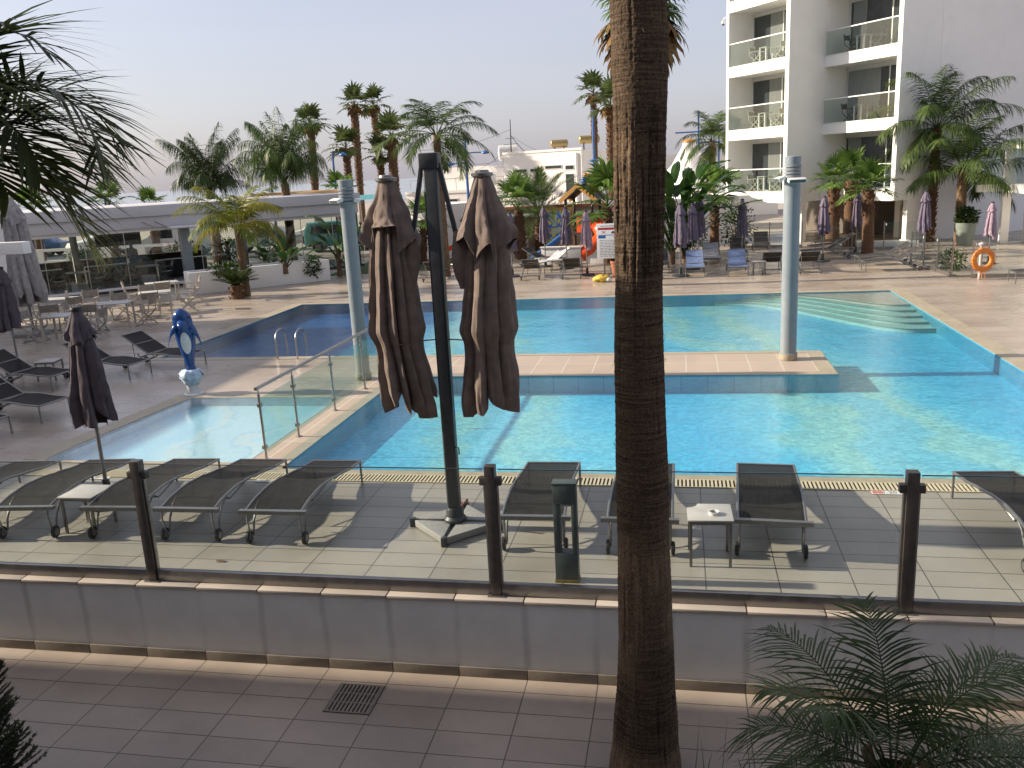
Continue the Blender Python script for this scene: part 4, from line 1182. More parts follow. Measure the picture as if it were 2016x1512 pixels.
def fan_leaf(mb, rng, base, az_, el, pet, rad, nseg=18, droop=.5):
    d = V((cos(el) * cos(az_), cos(el) * sin(az_), sin(el)))
    hub = V(base) + d * pet + V((0, 0, -.12 * pet * pet))
    mb.tube([V(base), V(base) + d * pet * .5, hub], [.02, .014, .010], 4)
    side = d.cross(V((0, 0, 1)))
    if side.length < .05: side = V((1, 0, 0))
    side.normalize(); nrm = side.cross(d).normalized()
    d2 = (d + V((0, 0, -.35))).normalized(); nrm = side.cross(d2).normalized()
    spread = R(125)
    for i in range(nseg):
        a = -spread + 2 * spread * (i + .5) / nseg + rng.uniform(-.04, .04)
        v = d2 * cos(a) + side * sin(a) + nrm * (.12 * abs(sin(a)) + rng.uniform(-.06, .06))
        l = rad * (1 - .28 * abs(a) / spread) * rng.uniform(.88, 1.08)
        w = 2 * spread / nseg * rad * .62
        v.normalize()
        s = v.cross(nrm).normalized()
        q0 = hub; q1 = hub + v * l * .55; vv = (v + V((0, 0, -droop * rng.uniform(.3, 1.0)))).normalized(); q2 = q1 + vv * l * .28; q3 = q2 + (vv + V((0, 0, -droop * 1.2))).normalized() * l * .2
        mb.grid([[q0 - s * .008, q0 + s * .008], [q1 - s * w * .5, q1 + s * w * .5], [q2 - s * w * .3, q2 + s * w * .3], [q3 - s * .003, q3 + s * .003]])

def fan_crown(seed, n, pet, rad, els=(R(-20), R(80)), nseg=18, droop=.5):
    rng = random.Random(seed); mb = MB()
    for i in range(n):
        t = (i + .5) / n
        el = els[0] + (els[1] - els[0]) * t + rng.uniform(-.12, .12)
        fan_leaf(mb, rng, (0, 0, .12 * t), i * 2.39996 + rng.uniform(-.25, .25), el, pet * rng.uniform(.75, 1.15), rad * rng.uniform(.85, 1.1), nseg, droop)
    return mb

def skirt_mesh(seed, n, l, r0):
    rng = random.Random(seed); mb = MB()
    for i in range(n):
        fan_leaf(mb, rng, (r0 * cos(i * 2.4), r0 * sin(i * 2.4), rng.uniform(-.25, .02)), i * 2.4, R(rng.uniform(-62, -15)), l * rng.uniform(.35, .6), l * rng.uniform(.55, .8), 11, 1.0)
    return mb

def rough_trunk(seed, h, r0, r1, lean=(0, 0), boots=0.0, n=14, rows=None, swell=.0):
    """Trunk tube with ring scars, and stubs of old leaf bases when boots > 0."""
    rng = random.Random(seed); mb = MB(); k = rows or max(10, int(h * 9)); rr = []
    for i in range(k + 1):
        t = i / k; row = []
        cx, cy = lean[0] * t * t, lean[1] * t * t
        r_ = r0 + (r1 - r0) * t + swell * math.exp(-((t - .0) / .08) ** 2)
        for j in range(n):
            a = 2 * pi * j / n
            q = r_ * (1 + .07 * noise.noise(V((cos(a) * 2, sin(a) * 2, t * h * 5 + seed))) + (.04 if i % 2 else -.02))
            row.append((cx + q * cos(a), cy + q * sin(a), t * h))
        rr.append(row)
    mb.grid(rr, True)
    if boots:
        m_ = int(h * boots * 26)
        for i in range(m_):
            t = 1 - boots * (i + .5) / m_
            a = i * 2.39996; r_ = (r0 + (r1 - r0) * t) * .95
            cx, cy = lean[0] * t * t, lean[1] * t * t
            p = V((cx + r_ * cos(a), cy + r_ * sin(a), t * h - .05)); q = p + V((cos(a) * .075, sin(a) * .075, .15 * rng.uniform(.8, 1.2)))
            mb.bar(p, q, .085, .028, (cos(a), sin(a), 0))
    return mb

CR = {}
def crown_mesh(kind):
    if kind in CR: return CR[kind]
    k, s_ = kind[:-1], int(kind[-1])
    if k == 'queen': mb = feather_crown(10 + s_, 20, 2.2, .44, .034, 46, (R(-30), R(80)), (1.2, 1.9), .9); m = M['feather']
    elif k == 'dense': mb = feather_crown(20 + s_, 30, 3.2, .66, .036, 54, (R(30), R(89)), (.9, 1.9), 1.7, .02, plane_=.1); m = M['feather_dark'] if s_ == 1 else M['feather']
    elif k == 'hotel': mb = feather_crown(30 + s_, 19, 3.6, .78, .042, 60, (R(-15), R(86)), (1.0, 1.7), 1.4, .02); m = M['feather']
    elif k == 'yellow': mb = feather_crown(40 + s_, 18, 2.25, .46, .032, 54, (R(5), R(82)), (1.1, 1.8), 1.0); m = M['feather_yellow']
    elif k == 'date': mb = feather_crown(50 + s_, 24, 1.9, .30, .026, 40, (R(-30), R(85)), (.5, 1.1), .1); m = M['feather']
    elif k == 'fan': mb = fan_crown(60 + s_, 12, .9, .85, (R(-12), R(85)), 22, .35); m = M['fan']
    elif k == 'wash': mb = fan_crown(70 + s_, 13, .62, .72, (R(-15), R(84)), 13, .35); m = M['fan_far']
    elif k == 'washbig': mb = fan_crown(80 + s_, 30, .85, .95, (R(-25), R(84)), 22, .7); m = M['fan']
    o = mb.build(kind, m); me = o.data; bpy.data.objects.remove(o)
    CR[kind] = me; return me

def palm(name, lab, loc, h, r0, r1, kind, scale=1.0, rot=0.0, lean=(0, 0), bark='trunk', boots=0.0, skirt=0.0, group=None, stretch=1.0):
    t = thing(name, lab, 'palm tree', loc, 0, group)
    if kind.startswith('wash') and not kind.startswith('washbig'): r0 *= .78; r1 *= .78; scale *= 1.08; skirt *= .62
    sd_ = abs(hash((round(loc[0], 1), round(loc[1], 1)))) % 97
    rough_trunk(sd_, h, r0, r1, lean, boots).build('trunk', M[bark], t)
    c = bpy.data.objects.new('crown', crown_mesh(kind)); COL.objects.link(c); c.parent = t
    c.location = (lean[0], lean[1], h - .02); c.rotation_euler = (0, 0, rot); c.scale = (scale, scale, scale * stretch)
    if skirt:
        s = skirt_mesh(sd_, 22, skirt, r1).build('skirt', M['skirt'], t); s.location = (lean[0], lean[1], h)
    return t

BG = 'tall palms behind the restaurant'
palm('feather_palm', 'big dark bushy feather palm behind the left half of the restaurant roof', (-25.0, 44, 0), 3.7, .28, .22, 'dense1', .82, .4, group=BG, stretch=1.6)
palm('feather_palm', 'green upright feather palm above the restaurant roof, left of the light pole', (-19.2, 41, 0), 4.0, .24, .2, 'dense2', .8, 1.3, group=BG, stretch=1.75)
palm('fan_palm', 'tall fan palm just right of the upright feather palm, thick brown trunk', (-23.7, 55, 0), 7.6, .34, .28, 'wash1', 1.15, .2, (.2, 0), 'boots', .5, .8, group=BG)
palm('fan_palm', 'tall slim fan palm, left one of the two tallest behind the restaurant', (-22.4, 60, 0), 9.0, .27, .34, 'wash2', 1.15, 1.2, (.1, 0), 'boots', .6, .7, group=BG)
palm('fan_palm', 'tall slim fan palm, right one of the two tallest behind the restaurant', (-21.4, 62, 0), 9.1, .25, .32, 'wash3', 1.15, 2.2, (-.2, 0), 'boots', .5, .7, group=BG)
palm('fan_palm', 'shorter fan palm in front of the left tall one, behind the light pole', (-20.1, 52, 0), 5.9, .26, .26, 'wash1', 1.15, 3.0, (0, 0), 'boots', .6, .6, group=BG)
palm('fan_palm', 'fan palm with a thick shaggy trunk directly above the left canopy', (-18.15, 55, 0), 6.5, .36, .36, 'wash2', 1.3, 4.0, (0, 0), 'boots', .7, .6, group=BG)
palm('fan_palm', 'smallest fan palm above the left canopy, just left of the shaggy one', (-19.2, 55.6, 0), 5.4, .26, .26, 'wash3', 1.1, 5.0, (0, 0), 'boots', .7, .6, group=BG)
palm('feather_palm', 'wide grey-green feather palm right behind the top of the twin parasol pole', (-9.35, 34, 0), 5.55, .19, .14, 'queen1', 1.08, .9)
palm('fan_palm', 'single tall fan palm by the blue lamp post left of the big trunk', (-5.6, 60, 0), 8.7, .24, .24, 'wash1', 1.2, .8, (0, 0), 'boots', .35, .9)
palm('fan_palm', 'fan palm mostly hidden behind the left edge of the big trunk', (-3.75, 50, 0), 7.2, .3, .3, 'wash2', 1.2, .5, (0, 0), 'boots', .5, .8)
palm('fan_palm', 'very tall fan palm with a brown skirt behind the top of the big trunk', (-1.15, 29.6, 0), 8.75, .19, .17, 'washbig1', 1.0, .3, (0, 0), 'trunk', 0, 1.6)
palm('feather_palm', 'slender feather palm against the left corner of the hotel', (1.75, 50, 0), 5.0, .2, .16, 'queen2', 1.0, 2.1, stretch=1.25)
palm('fan_palm', 'small fan palm with long hanging leaves half behind the twin parasol', (-11.9, 39.2, 0), 2.0, .24, .17, 'fan1', .92, .3, (.3, 0), 'boots', .8)
palm('fan_palm', 'bright green fan palm right of the twin parasol', (-7.33, 40, 0), 2.25, .3, .2, 'fan2', 1.15, 1.0, (0, 0), 'boots', .9)
palm('date_palm', 'grey-green date palm between the bright fan palm and the playground tower', (-6.95, 43.5, 0), 2.1, .26, .2, 'date1', 1.35, 0, (0, 0), 'boots', .9)
palm('fan_palm', 'broad fan palm in front of the playground, just left of the big trunk', (-3.0, 37, 0), 2.3, .22, .17, 'fan3', 1.4, 2.0, (0, 0), 'boots', .8)
palm('fan_palm', 'fan palm with a slim trunk at the left corner of the hotel', (1.48, 39.4, 0), 2.5, .22, .15, 'fan1', 1.05, 2.6, (0, 0), 'boots', .5)
HG = 'fan palms standing together before the hotel'
palm('fan_palm', 'left one of the three fan palms before the hotel', (6.88, 42.3, 0), 2.65, .32, .24, 'fan2', .88, .4, (0, 0), 'boots', .6, group=HG)
palm('fan_palm', 'middle one of the three fan palms before the hotel, tallest crown', (7.15, 39.7, 0), 2.9, .28, .22, 'fan3', .95, 1.4, (0, 0), 'boots', .35, group=HG)
palm('fan_palm', 'right one of the three fan palms before the hotel, nearest the pool', (7.28, 36.5, 0), 2.6, .24, .19, 'fan1', .85, 3.4, (-.05, 0), 'boots', .4, group=HG)
palm('feather_palm', 'large feather palm with spreading fronds and a pale crownshaft by the hotel', (11.85, 40.8, 0), 3.1, .2, .2, 'hotel1', .95, .2, (0, 0), 'trunk', 0)
palm('feather_palm', 'dark feather palm behind the spreading one, slim red-brown trunk', (10.9, 41.6, 0), 4.9, .17, .17, 'hotel2', .85, 1.7, (0, 0), 'boots', 1.0, stretch=1.2)
palm('feather_palm', 'yellow-green feather palm in the white planter by the restaurant', (-15.85, 29.55, 0), 2.45, .16, .13, 'yellow1', .95, .5, (0, 0), 'trunk', 0, stretch=1.25)
LG = 'low palms peeping over the restaurant roof'
for i, (x, y, h_, s_, k, lab) in enumerate(((-38.5, 47, 3.1, 1.2, 'fan1', 'yellowish fan palm above the far left end of the restaurant roof'),
                                      (-32.6, 46, 3.2, 1.05, 'fan2', 'round fan palm over the roof between the near fronds and the dark feather palm'),
                                      (-30.6, 47, 3.0, .9, 'fan3', 'low fan palm just left of the dark bushy feather palm'),
                                      (-19.6, 49, 3.3, .95, 'fan1', 'low fan palm over the roof left of the light pole'))):
    palm('fan_palm', lab, (x, y, 0), h_, .25, .2, k, s_, i * 1.1, (0, 0), 'boots', .5, group=LG)

# the big foreground trunk, modelled ring by ring
t = thing('palm_trunk', 'thick bare palm trunk in the foreground crossing the whole picture', 'palm tree', (-.3, 6.2, -.85))
n, rows_n, H_ = 150, 760, 9.0
rr = []
for i in range(rows_n + 1):
    z = H_ * i / rows_n; zz = z - .85
    r_ = lerp_profile([(0, .30), (.35, .262), (.8, .228), (1.5, .206), (2.4, .196), (3.4, .182), (4.2, .166), (5.0, .178), (5.6, .187), (9, .17)], z)
    cx = .012 * sin(z * 1.4) + .02 * (z / 5); row = []
    fib = .5 + .5 * noise.noise(V((1.7, 0, z * 1.15 + 3.3)))       # ringed zones and split, fibrous zones
    fib = max(0, min(1, (fib - .60) * 5))
    if 4.05 < z < 4.75: fib = max(fib, min(1, (z - 4.05) * 8, (4.75 - z) * 8))
    for j in range(n):
        a = 2 * pi * j / n; ca, sa = cos(a), sin(a)
        tilt = .035 * sin(a * 2 + z)
        ph = (z + tilt + .012 * noise.noise(V((ca * 2, sa * 2, z * 3)))) / .034
        ring = abs((ph % 1) - .5) * 2
        crack = noise.noise(V((ca * 13, sa * 13, z * 1.1)))
        split = noise.noise(V((ca * 26, sa * 26, z * 1.7 + 9)))
        fine = noise.noise(V((ca * 22, sa * 22, z * 40)))
        dz = (1 - fib) * (-.002 * ring ** 2 - .02 * max(0, crack - .2)) + fib * (-.05 * max(0, crack) ** 1.2 - .026 * abs(split) + .008) + .006 * fine + .009 * noise.noise(V((ca * 1.5, sa * 1.5, z * 1.6)))
        q = r_ + dz
        row.append((cx + q * ca, q * sa, z))
    rr.append(row)
MB().grid(rr, True).build('trunk', M['trunk_big'], t, ang=180)
rng = random.Random(44); fb = MB()
for i in range(900):
    z = rng.uniform(.1, 8.5); a = rng.uniform(0, 2 * pi)
    r_ = lerp_profile([(0, .30), (.35, .262), (.8, .228), (1.5, .206), (2.4, .196), (3.4, .182), (4.2, .166), (5.0, .178), (5.6, .187), (9, .17)], z) - .004
    p = V((.012 * sin(z * 1.4) + .02 * (z / 5) + r_ * cos(a), r_ * sin(a), z))
    d = V((cos(a) * .35 - sin(a) * rng.uniform(-.5, .5), sin(a) * .35 + cos(a) * rng.uniform(-.5, .5), rng.choice((-1, -1, 1)) * rng.uniform(.4, 1)))
    leaflet(fb, p, d, V((cos(a), sin(a), 0)), rng.uniform(.02, .07), rng.uniform(.003, .009), .3, 2)
fb.build('loose_fibres', M['trunk_big'], t)

# near fronds hanging in from the left, crown outside the frame
t = thing('feather_palm', 'dark palm fronds with long drooping leaflets hanging in at the upper left', 'palm tree', (-7.35, 6.2, -.85))
rough_trunk(4, 5.48, .2, .15, (1.42, .1)).build('trunk', M['trunk'], t)
rng = random.Random(12); fb = MB()
for az_, el, l, cv, pl in ((R(2), R(38), 1.75, 2.6, .45), (R(-38), R(48), 1.6, 2.3, .5), (R(40), R(40), 1.6, 2.5, .45), (R(-14), R(18), 1.3, 1.9, .5), (R(62), R(25), 1.5, 2.2, .4), (R(22), R(12), 1.2, 1.6, .5), (R(6), R(-8), 1.15, 1.3, .5), (R(-30), R(-5), 1.2, 1.2, .5), (R(-60), R(30), 1.7, 1.8, .4), (R(-5), R(70), 1.5, 2.4, .5), (R(110), R(40), 2.0, 1.6, .3), (R(170), R(35), 2.0, 1.6, .3), (R(235), R(35), 2.0, 1.6, .3), (R(290), R(45), 2.0, 1.6, .3), (R(55), R(-28), 1.5, 1.0, .3)):
    feather_frond(fb, rng, (1.42 + .08 * cos(az_), .1 + .08 * sin(az_), 5.42), az_, el, l, cv, .60, .040, 27, .42, .12, pl, .015, 3)
fb.build('crown', M['feather_near'], t)

# pygmy date palm at the lower right with strap leaves round it, and the conifer at the lower left
t = thing('date_palm', 'dark pygmy date palm with arching fronds at the lower right', 'palm tree', (1.3, 5.0, -.85))
rough_trunk(8, 1.08, .11, .13, (0, 0), .8).build('trunk', M['boots'], t)
rng = random.Random(31); fb = MB()
for i in range(22):
    tt = (i + .5) / 22
    az_ = i * 2.39996; el = R(-22) + R(98) * tt + rng.uniform(-.1, .1)
    feather_frond(fb, rng, (.06 * cos(az_), .06 * sin(az_), 1.06), az_, el, rng.uniform(.98, 1.32), rng.uniform(.9, 1.7), .31, .0155, 36, .85, .18, .3, .007, 4)
fb.build('crown', M['date'], t)
def strap_plant(lab, loc, n, l, seed, cat='plant', w=.05):
    t = thing('strap_plant', lab, cat, loc, 0, 'strap-leaved plants at the foot of the palms')
    rng = random.Random(seed); mb = MB()
    for i in range(n):
        a = rng.uniform(0, 6.28); p = V((rng.uniform(-.12, .12), rng.uniform(-.12, .12), 0))
        leaflet(mb, p, V((.33 * cos(a), .33 * sin(a), 1)), V((-sin(a), cos(a), .1)), l * rng.uniform(.6, 1.1), w, .25)
    mb.build('leaves', M['date'], t)
strap_plant('dark spiky strap-leaved plant left of the pygmy date palm', (.62, 4.75, -.85), 26, 1.1, 3)
strap_plant('dark strap leaves rising at the right foot of the big trunk', (.1, 5.15, -.85), 16, 1.0, 5)
strap_plant('dark strap leaves at the lower right corner behind the pygmy date palm', (2.5, 4.9, -.85), 16, .8, 9)

def conifer(lab, loc, h, r_, seed):
    t = thing('conifer', lab, 'shrub', loc, 0, 'dark conifers at the lower left')
    rng = random.Random(seed)
    rough_trunk(seed, h * .9, .03, .01, n=7, rows=8).build('stem', M['trunk'], t)
    mb = MB()
    for i in range(230):
        tt = rng.random() ** .8; z = h * (.04 + .94 * tt); a = i * 2.39996
        l = r_ * (1 - tt) ** .7 * rng.uniform(.7, 1.1) + .05
        d = V((cos(a), sin(a), .55 + .5 * tt)).normalized()
        base = V((0, 0, z - l * .3))
        for k in range(9):
            q = base + d * l * (k + 1) / 9
            for sg in (-1, 1, 0):
                v = d + V((-sin(a), cos(a), 0)) * sg * .9 + V((0, 0, rng.uniform(-.2, .4)))
                leaflet(mb, q, v, V((0, 0, 1)), .055 * rng.uniform(.7, 1.2), .022, .1, 2)
    mb.build('foliage', M['conifer'], t)
conifer('dark conifer tip at the left edge in front of the grey wall', (-5.48, 5.15, -.85), 1.72, .36, 2)
conifer('dark conifer in the very lower left corner', (-5.1, 4.25, -.85), .92, .34, 6)

# strelitzia clump right of the trunk, broad leaves by the restaurant
def paddle(mb, rng, base, az_, el, pet, bl, bw, bend):
    p = V(base); e = el; pts = [p.copy()]
    for i in range(6):
        d = V((cos(e) * cos(az_), cos(e) * sin(az_), sin(e))); p = p + d * pet / 6; pts.append(p.copy()); e -= bend * .05
    mb.tube(pts, [.035 - .004 * i for i in range(7)], 6)
    side = V((-sin(az_), cos(az_), 0)); rows_l, rows_r = [], []
    k = 12
    for i in range(k + 1):
        t = i / k
        w = bw * (sin(pi * min(1, .06 + t * .94)) ** .6)
        d = V((cos(e) * cos(az_), cos(e) * sin(az_), sin(e)))
        nrm = side.cross(d).normalized()
        up_ = .35 + .15 * sin(t * 9)
        rows_l.append([p, p + side * w * .5 + nrm * w * .15 * up_, p + side * w + nrm * w * (.35 * up_ - .25 * t)])
        rows_r.append([p - side * w - nrm * w * (-.35 * up_ + .25 * t), p - side * w * .5 + nrm * w * .15 * up_, p])
        p = p + d * bl / k; e -= bend / k
    cut = rng.randint(3, 9)
    for rws in (rows_l, rows_r):
        c2 = cut + rng.randint(-1, 2)
        mb.grid(rws[:c2 + 1]); rr2 = [[q + V((0, 0, -.05)) * (j if rws is rows_l else 2 - j) * .6 for j, q in enumerate(r)] for r in rws[c2:]]
        mb.grid(rr2)
def paddle_plant(lab, loc, n, pet, bl, bw, seed, els=(35, 85), stems=1, name='paddle_plant'):
    t = thing(name, lab, 'plant', loc)
    rng = random.Random(seed); mb = MB(); st = MB()
    for i in range(n):
        a = i * 2.39996 + rng.uniform(-.3, .3); s_ = i % stems
        bx, by = .35 * cos(s_ * 2.1) * (stems > 1), .35 * sin(s_ * 2.1) * (stems > 1)
        paddle(mb, rng, (bx, by, .15 + .9 * (stems > 1) * rng.random()), a, R(rng.uniform(*els)), pet * rng.uniform(.6, 1.15), bl * rng.uniform(.8, 1.1), bw * rng.uniform(.8, 1.1), rng.uniform(.5, 1.5))
    for s_ in range(stems):
        st.tube([(.35 * cos(s_ * 2.1) * (stems > 1), .35 * sin(s_ * 2.1) * (stems > 1), 0), (.3 * cos(s_ * 2.1) * (stems > 1), .3 * sin(s_ * 2.1) * (stems > 1), .6 + .6 * (stems > 1))], [.12, .08], 8)
    mb.build('leaves', M['strel'], t); st.build('stems', M['trunk'], t)
paddle_plant('tall strelitzia clump with big paddle leaves right of the big trunk', (-.15, 36.3, 0), 70, 2.4, 1.5, .20, 4, (45, 89), 4)
paddle_plant('dark strelitzia behind the right end of the white planter', (-14.2, 34.8, 0), 18, 1.2, 1.0, .22, 14, (40, 85), 2)
paddle_plant('broad-leaved plant right of the left light pole', (-13.1, 36.8, 0), 15, 1.1, .9, .24, 15, (35, 85), 2)
paddle_plant('broad-leaved plant in the middle of the white planter', (-15.7, 32.7, .45), 9, .7, .8, .16, 16, (50, 88))
paddle_plant('broad-leaved plant against the restaurant glass behind the planter', (-16.7, 33.6, .2), 9, .8, .8, .16, 18, (45, 85))

def bush(lab, loc, r_, n, seed, m='bush', leaf=.09, name='bush', group=None):
    t = thing(name, lab, 'shrub', loc, 0, group)
    rng = random.Random(seed); mb = MB(); st = MB()
    for i in range(n):
        d = V((rng.gauss(0, 1), rng.gauss(0, 1), rng.gauss(0, 1))).normalized()
        lump = 1 + .35 * noise.noise(d * 2 + V((seed, 0, 0)))
        p = V((d.x * r_[0], d.y * r_[1], d.z * r_[2])) * lump * rng.uniform(.45, 1.0) + V((0, 0, r_[2]))
        if p.z < .03: continue
        v = d + V((rng.uniform(-.8, .8), rng.uniform(-.8, .8), rng.uniform(-.4, .8)))
        leaflet(mb, p, v, V((rng.uniform(-1, 1), rng.uniform(-1, 1), 1)), leaf * rng.uniform(.7, 1.4), leaf * .5, .3, 2)
    for i in range(7):
        a = i * .9; st.tube([(0, 0, 0), (r_[0] * .3 * cos(a), r_[1] * .3 * sin(a), r_[2]), (r_[0] * .7 * cos(a), r_[1] * .7 * sin(a), r_[2] * 1.5)], [.025, .018, .006], 5)
    mb.build('foliage', M[m], t); st.build('stems', M['trunk'], t)
bush('loose shrub against the hotel ground floor left of the slim fan palm', (.3, 40.5, 0), (.9, .5, 1.0), 900, 3, leaf=.13)
bush('loose shrub against the hotel ground floor right of the slim fan palm', (2.5, 41.0, 0), (.8, .5, 1.05), 900, 4, leaf=.13)
bush('rounded green bush in a pale pot at the foot of the spreading feather palm', (11.75, 39.6, .75), (.45, .4, .42), 900, 5, leaf=.13)
bush('low hedge plant behind the right glass screen', (9.0, 31.6, 0), (.5, .9, .35), 500, 6, leaf=.1)
bush('dark shrub in the planter left of the yellow-green palm', (-17.2, 31.0, .55), (.9, .35, .3), 700, 7, leaf=.12)
bush('dark shrub at the foot of the left light pole planter end', (-14.9, 33.5, .2), (.4, .4, .4), 500, 8, leaf=.12)
HB = 'clipped hedge bushes beyond the restaurant'
for i, (x, y) in enumerate(((-26.6, 43.2), (-24.8, 44.4), (-31.0, 41.0), (-22.4, 45.4))):
    bush(('green hedge bush left of the seated man, beyond the restaurant', 'green hedge bush right of the seated man, beyond the restaurant', 'green hedge bush far left beyond the restaurant glass', 'green hedge bush behind the grey restaurant column')[i], (x, y, 0), (1.1, .7, .65), 900, 20 + i, leaf=.13, group=HB)

# cycad at the planter
t = thing('cycad', 'dark cycad with stiff fronds in front of the white planter', 'plant', (-15.9, 28.95, 0))
rough_trunk(3, .5, .24, .22, (0, 0), 1.0).build('trunk', M['boots'], t)
rng = random.Random(77); mb = MB()
for i in range(26):
    a = i * 2.39996
    feather_frond(mb, rng, (.05 * cos(a), .05 * sin(a), .5), a, R(rng.uniform(15, 60)), .85, rng.uniform(.2, .7), .15, .024, 26, .05, .1, .35, .012, 2)
mb.build('crown', M['feather_dark'], t)
# ------------------------------------------------------------------ dolphin statue
t = thing('dolphin_statue', 'glossy blue dolphin statue with a white belly standing on its tail by the shallow pool', 'statue', (-9.6, 15.2, 0), R(28))
rows = []
prof = [(0, .02), (.04, .14), (.1, .205), (.2, .235), (.3, .225), (.42, .235), (.55, .215), (.68, .175), (.8, .125), (.9, .10), (.96, .13), (1, .13)]
for i in range(40):
    s_ = i / 39; z = 1.74 - 1.28 * s_; r_ = lerp_profile(prof, s_)
    cy = .10 * sin(s_ * 3.0) - .02; r_ *= .80; row = []
    for j in range(28):
        a = 2 * pi * j / 28
        q = r_
        row.append((.05 * s_ + q * cos(a), cy - q * 1.05 * sin(a), z))
    rows.append(row)
b = MB().grid(rows, True)
b.ell((0, -.20, 1.47), (.085, .17, .055), 18, 10, Matrix.Rotation(R(24), 4, 'X'))
b.ell((0, -.18, 1.425), (.07, .13, .032), 18, 8, Matrix.Rotation(R(30), 4, 'X'))
for sg in (-1, 1):
    b.ell((sg * .02 + .05, .03, .50), (.05, .1, .05), 10, 6)
b.tube([(0, .20, 1.28), (0, .34, 1.18), (0, .40, 1.05)], [.07, .045, .008], 8)
b.build('body', M['dolphin_blue'], t, ang=80)
bp = []
for i in range(17):
    s_ = .36 + .34 * i / 16; z = 1.74 - 1.28 * s_; w_ = .095 * sin(pi * (i + .25) / 16.5) ** .5 if 0 < i < 16 else .02
    r_ = lerp_profile(prof, s_) * .80; cy = .10 * sin(s_ * 3) - .02
    bp.append([(.05 * s_ + w_ * k, cy - math.sqrt(max(0, r_ ** 2 - (w_ * k) ** 2)) * 1.05 - .006, z) for k in (-1, -.6, -.2, .2, .6, 1)])
MB().grid(bp).build('belly_patch', M['dolphin_white'], t, ang=80)
for sg in (-1, 1):
    f = MB(); rows = []
    for i in range(9):
        u = i / 8; c_ = V((sg * (.13 + .21 * u - .03 * u * u), -.05 + .02 * u, 1.36 - .02 * u - .34 * u * u))
        w_ = .10 * (1 - .7 * u ** 2); th = .04 * (1 - .8 * u)
        rows.append([c_ + V((th * .4 * cos(a) , w_ * sin(a) * .5 , w_ * .9 * cos(a) + th * sin(a))) for a in [2 * pi * k / 12 for k in range(12)]])
    f.grid(rows, True).build('flipper', M['dolphin_blue'], t, ang=80)
    e = MB().ell((sg * .145, -.11, 1.565), (.018, .018, .02), 10, 6); e.build('eye', M['ink'], t)
fl = MB()
for sg in (-1, 1):
    rows = []
    for i in range(8):
        u = i / 7; c_ = V((.05 + sg * (.05 + .17 * u), .0 - .05 * u, .50 - .10 * u + .03 * sin(u * 3)))
        w_ = .14 * (1 - .7 * u); rows.append([c_ + V((0, w_ * .5 * cos(a), .045 * (1 - .6 * u) * sin(a) - .02)) for a in [2 * pi * k / 10 for k in range(10)]])
    fl.grid(rows, True)
fl.build('tail_fluke', M['dolphin_blue'], t, ang=80)
MB().lathe([(.13, .2), (.16, .26), (.21, .36), (.21, .44), (.17, .50), (.10, .52)], 60, (.04, 0), fn=lambda a, z: 1 + .14 * sin(a * 9 + z * 30) * (z > .24) + .05 * sin(a * 5)).build('wave_base', M['foam'], t, ang=80)
MB().lathe([(.20, .004), (.20, .025), (.13, .04), (.12, .12), (.13, .21)], 28, (.04, 0)).build('pedestal', M['dolphin_white'], t)

# ------------------------------------------------------------------ terrace tables and folding chairs
def table_obj(loc, rot, w, d, lab, top='plastic_white', leg='frame_white', group='terrace tables by the restaurant'):
    t = thing('terrace_table', lab, 'table', loc, rot, group)
    MB().box(-w / 2, w / 2, -d / 2, d / 2, .715, .745).build('table_top', M['table_top' if top == 'plastic_white' else top], t, bevel=.005)
    for x in (-1, 1):
        for y in (-1, 1):
            MB().bar((x * (w / 2 - .05), y * (d / 2 - .05), .004), (x * (w / 2 - .05), y * (d / 2 - .05), .714), .05).build('leg', M[leg], t)
    return t
def chair_obj(frame, cloth):
    t = thing('folding_chair', '', 'chair')
    f = MB()
    for y in (-.24, .24):
        f.bar((-.24, y, .02), (.24, y, .44), .028, .035); f.bar((.24, y * .93, .02), (-.24, y * .93, .44), .028, .035)
        f.bar((-.26, y, .63), (.27, y, .63), .055, .025)
    f.bar((-.25, -.26, .015), (-.25, .26, .015), .03); f.bar((.25, -.26, .015), (.25, .26, .015), .03)
    f.build('cross_frame', frame, t)
    for y in (-.25, .25):
        MB().bar((-.235, y, .42), (-.30, y, .90), .03, .03).build('back_post', frame, t)
        MB().bar((.235, y, .42), (.235, y, .62), .03, .03).build('arm_post', frame, t)
    MB().grid([[(-.24 + .48 * i / 6, -.235 + .47 * j / 6, .45 - .035 * sin(pi * i / 6)) for j in range(7)] for i in range(7)]).build('seat', cloth, t)
    b = MB()
    for s_ in (0, .012):
        b.grid([[(-.262 - .06 * i / 3 - s_ - .02 * sin(pi * j / 6), -.25 + .5 * j / 6, .64 + .22 * i / 3) for j in range(7)] for i in range(4)])
    b.build('backrest', cloth, t)
    return t
TT = [(-19.9, 24.7, .3, 1.1, .75, 'terrace table at the left by the big grey parasol'),
      (-17.0, 23.45, .35, 1.0, .8, 'terrace table directly above the foreground parasol, its corner nearest the dolphin'),
      (-17.1, 25.75, .55, 1.0, .8, 'terrace table in the middle, second from the white planter'),
      (-18.5, 28.4, .7, 1.1, .8, 'terrace table closest to the restaurant glass and the white planter'),
      (-17.15, 21.2, .2, .8, .8, 'small terrace table in the shade nearest the black loungers')]
for x, y, a, w_, d_, lab in TT:
    table_obj((x, y, .004), a, w_, d_, lab)
fc = chair_obj(M['frame_white'], M['beige_canvas'])
CG = 'folding canvas chairs on the terrace'
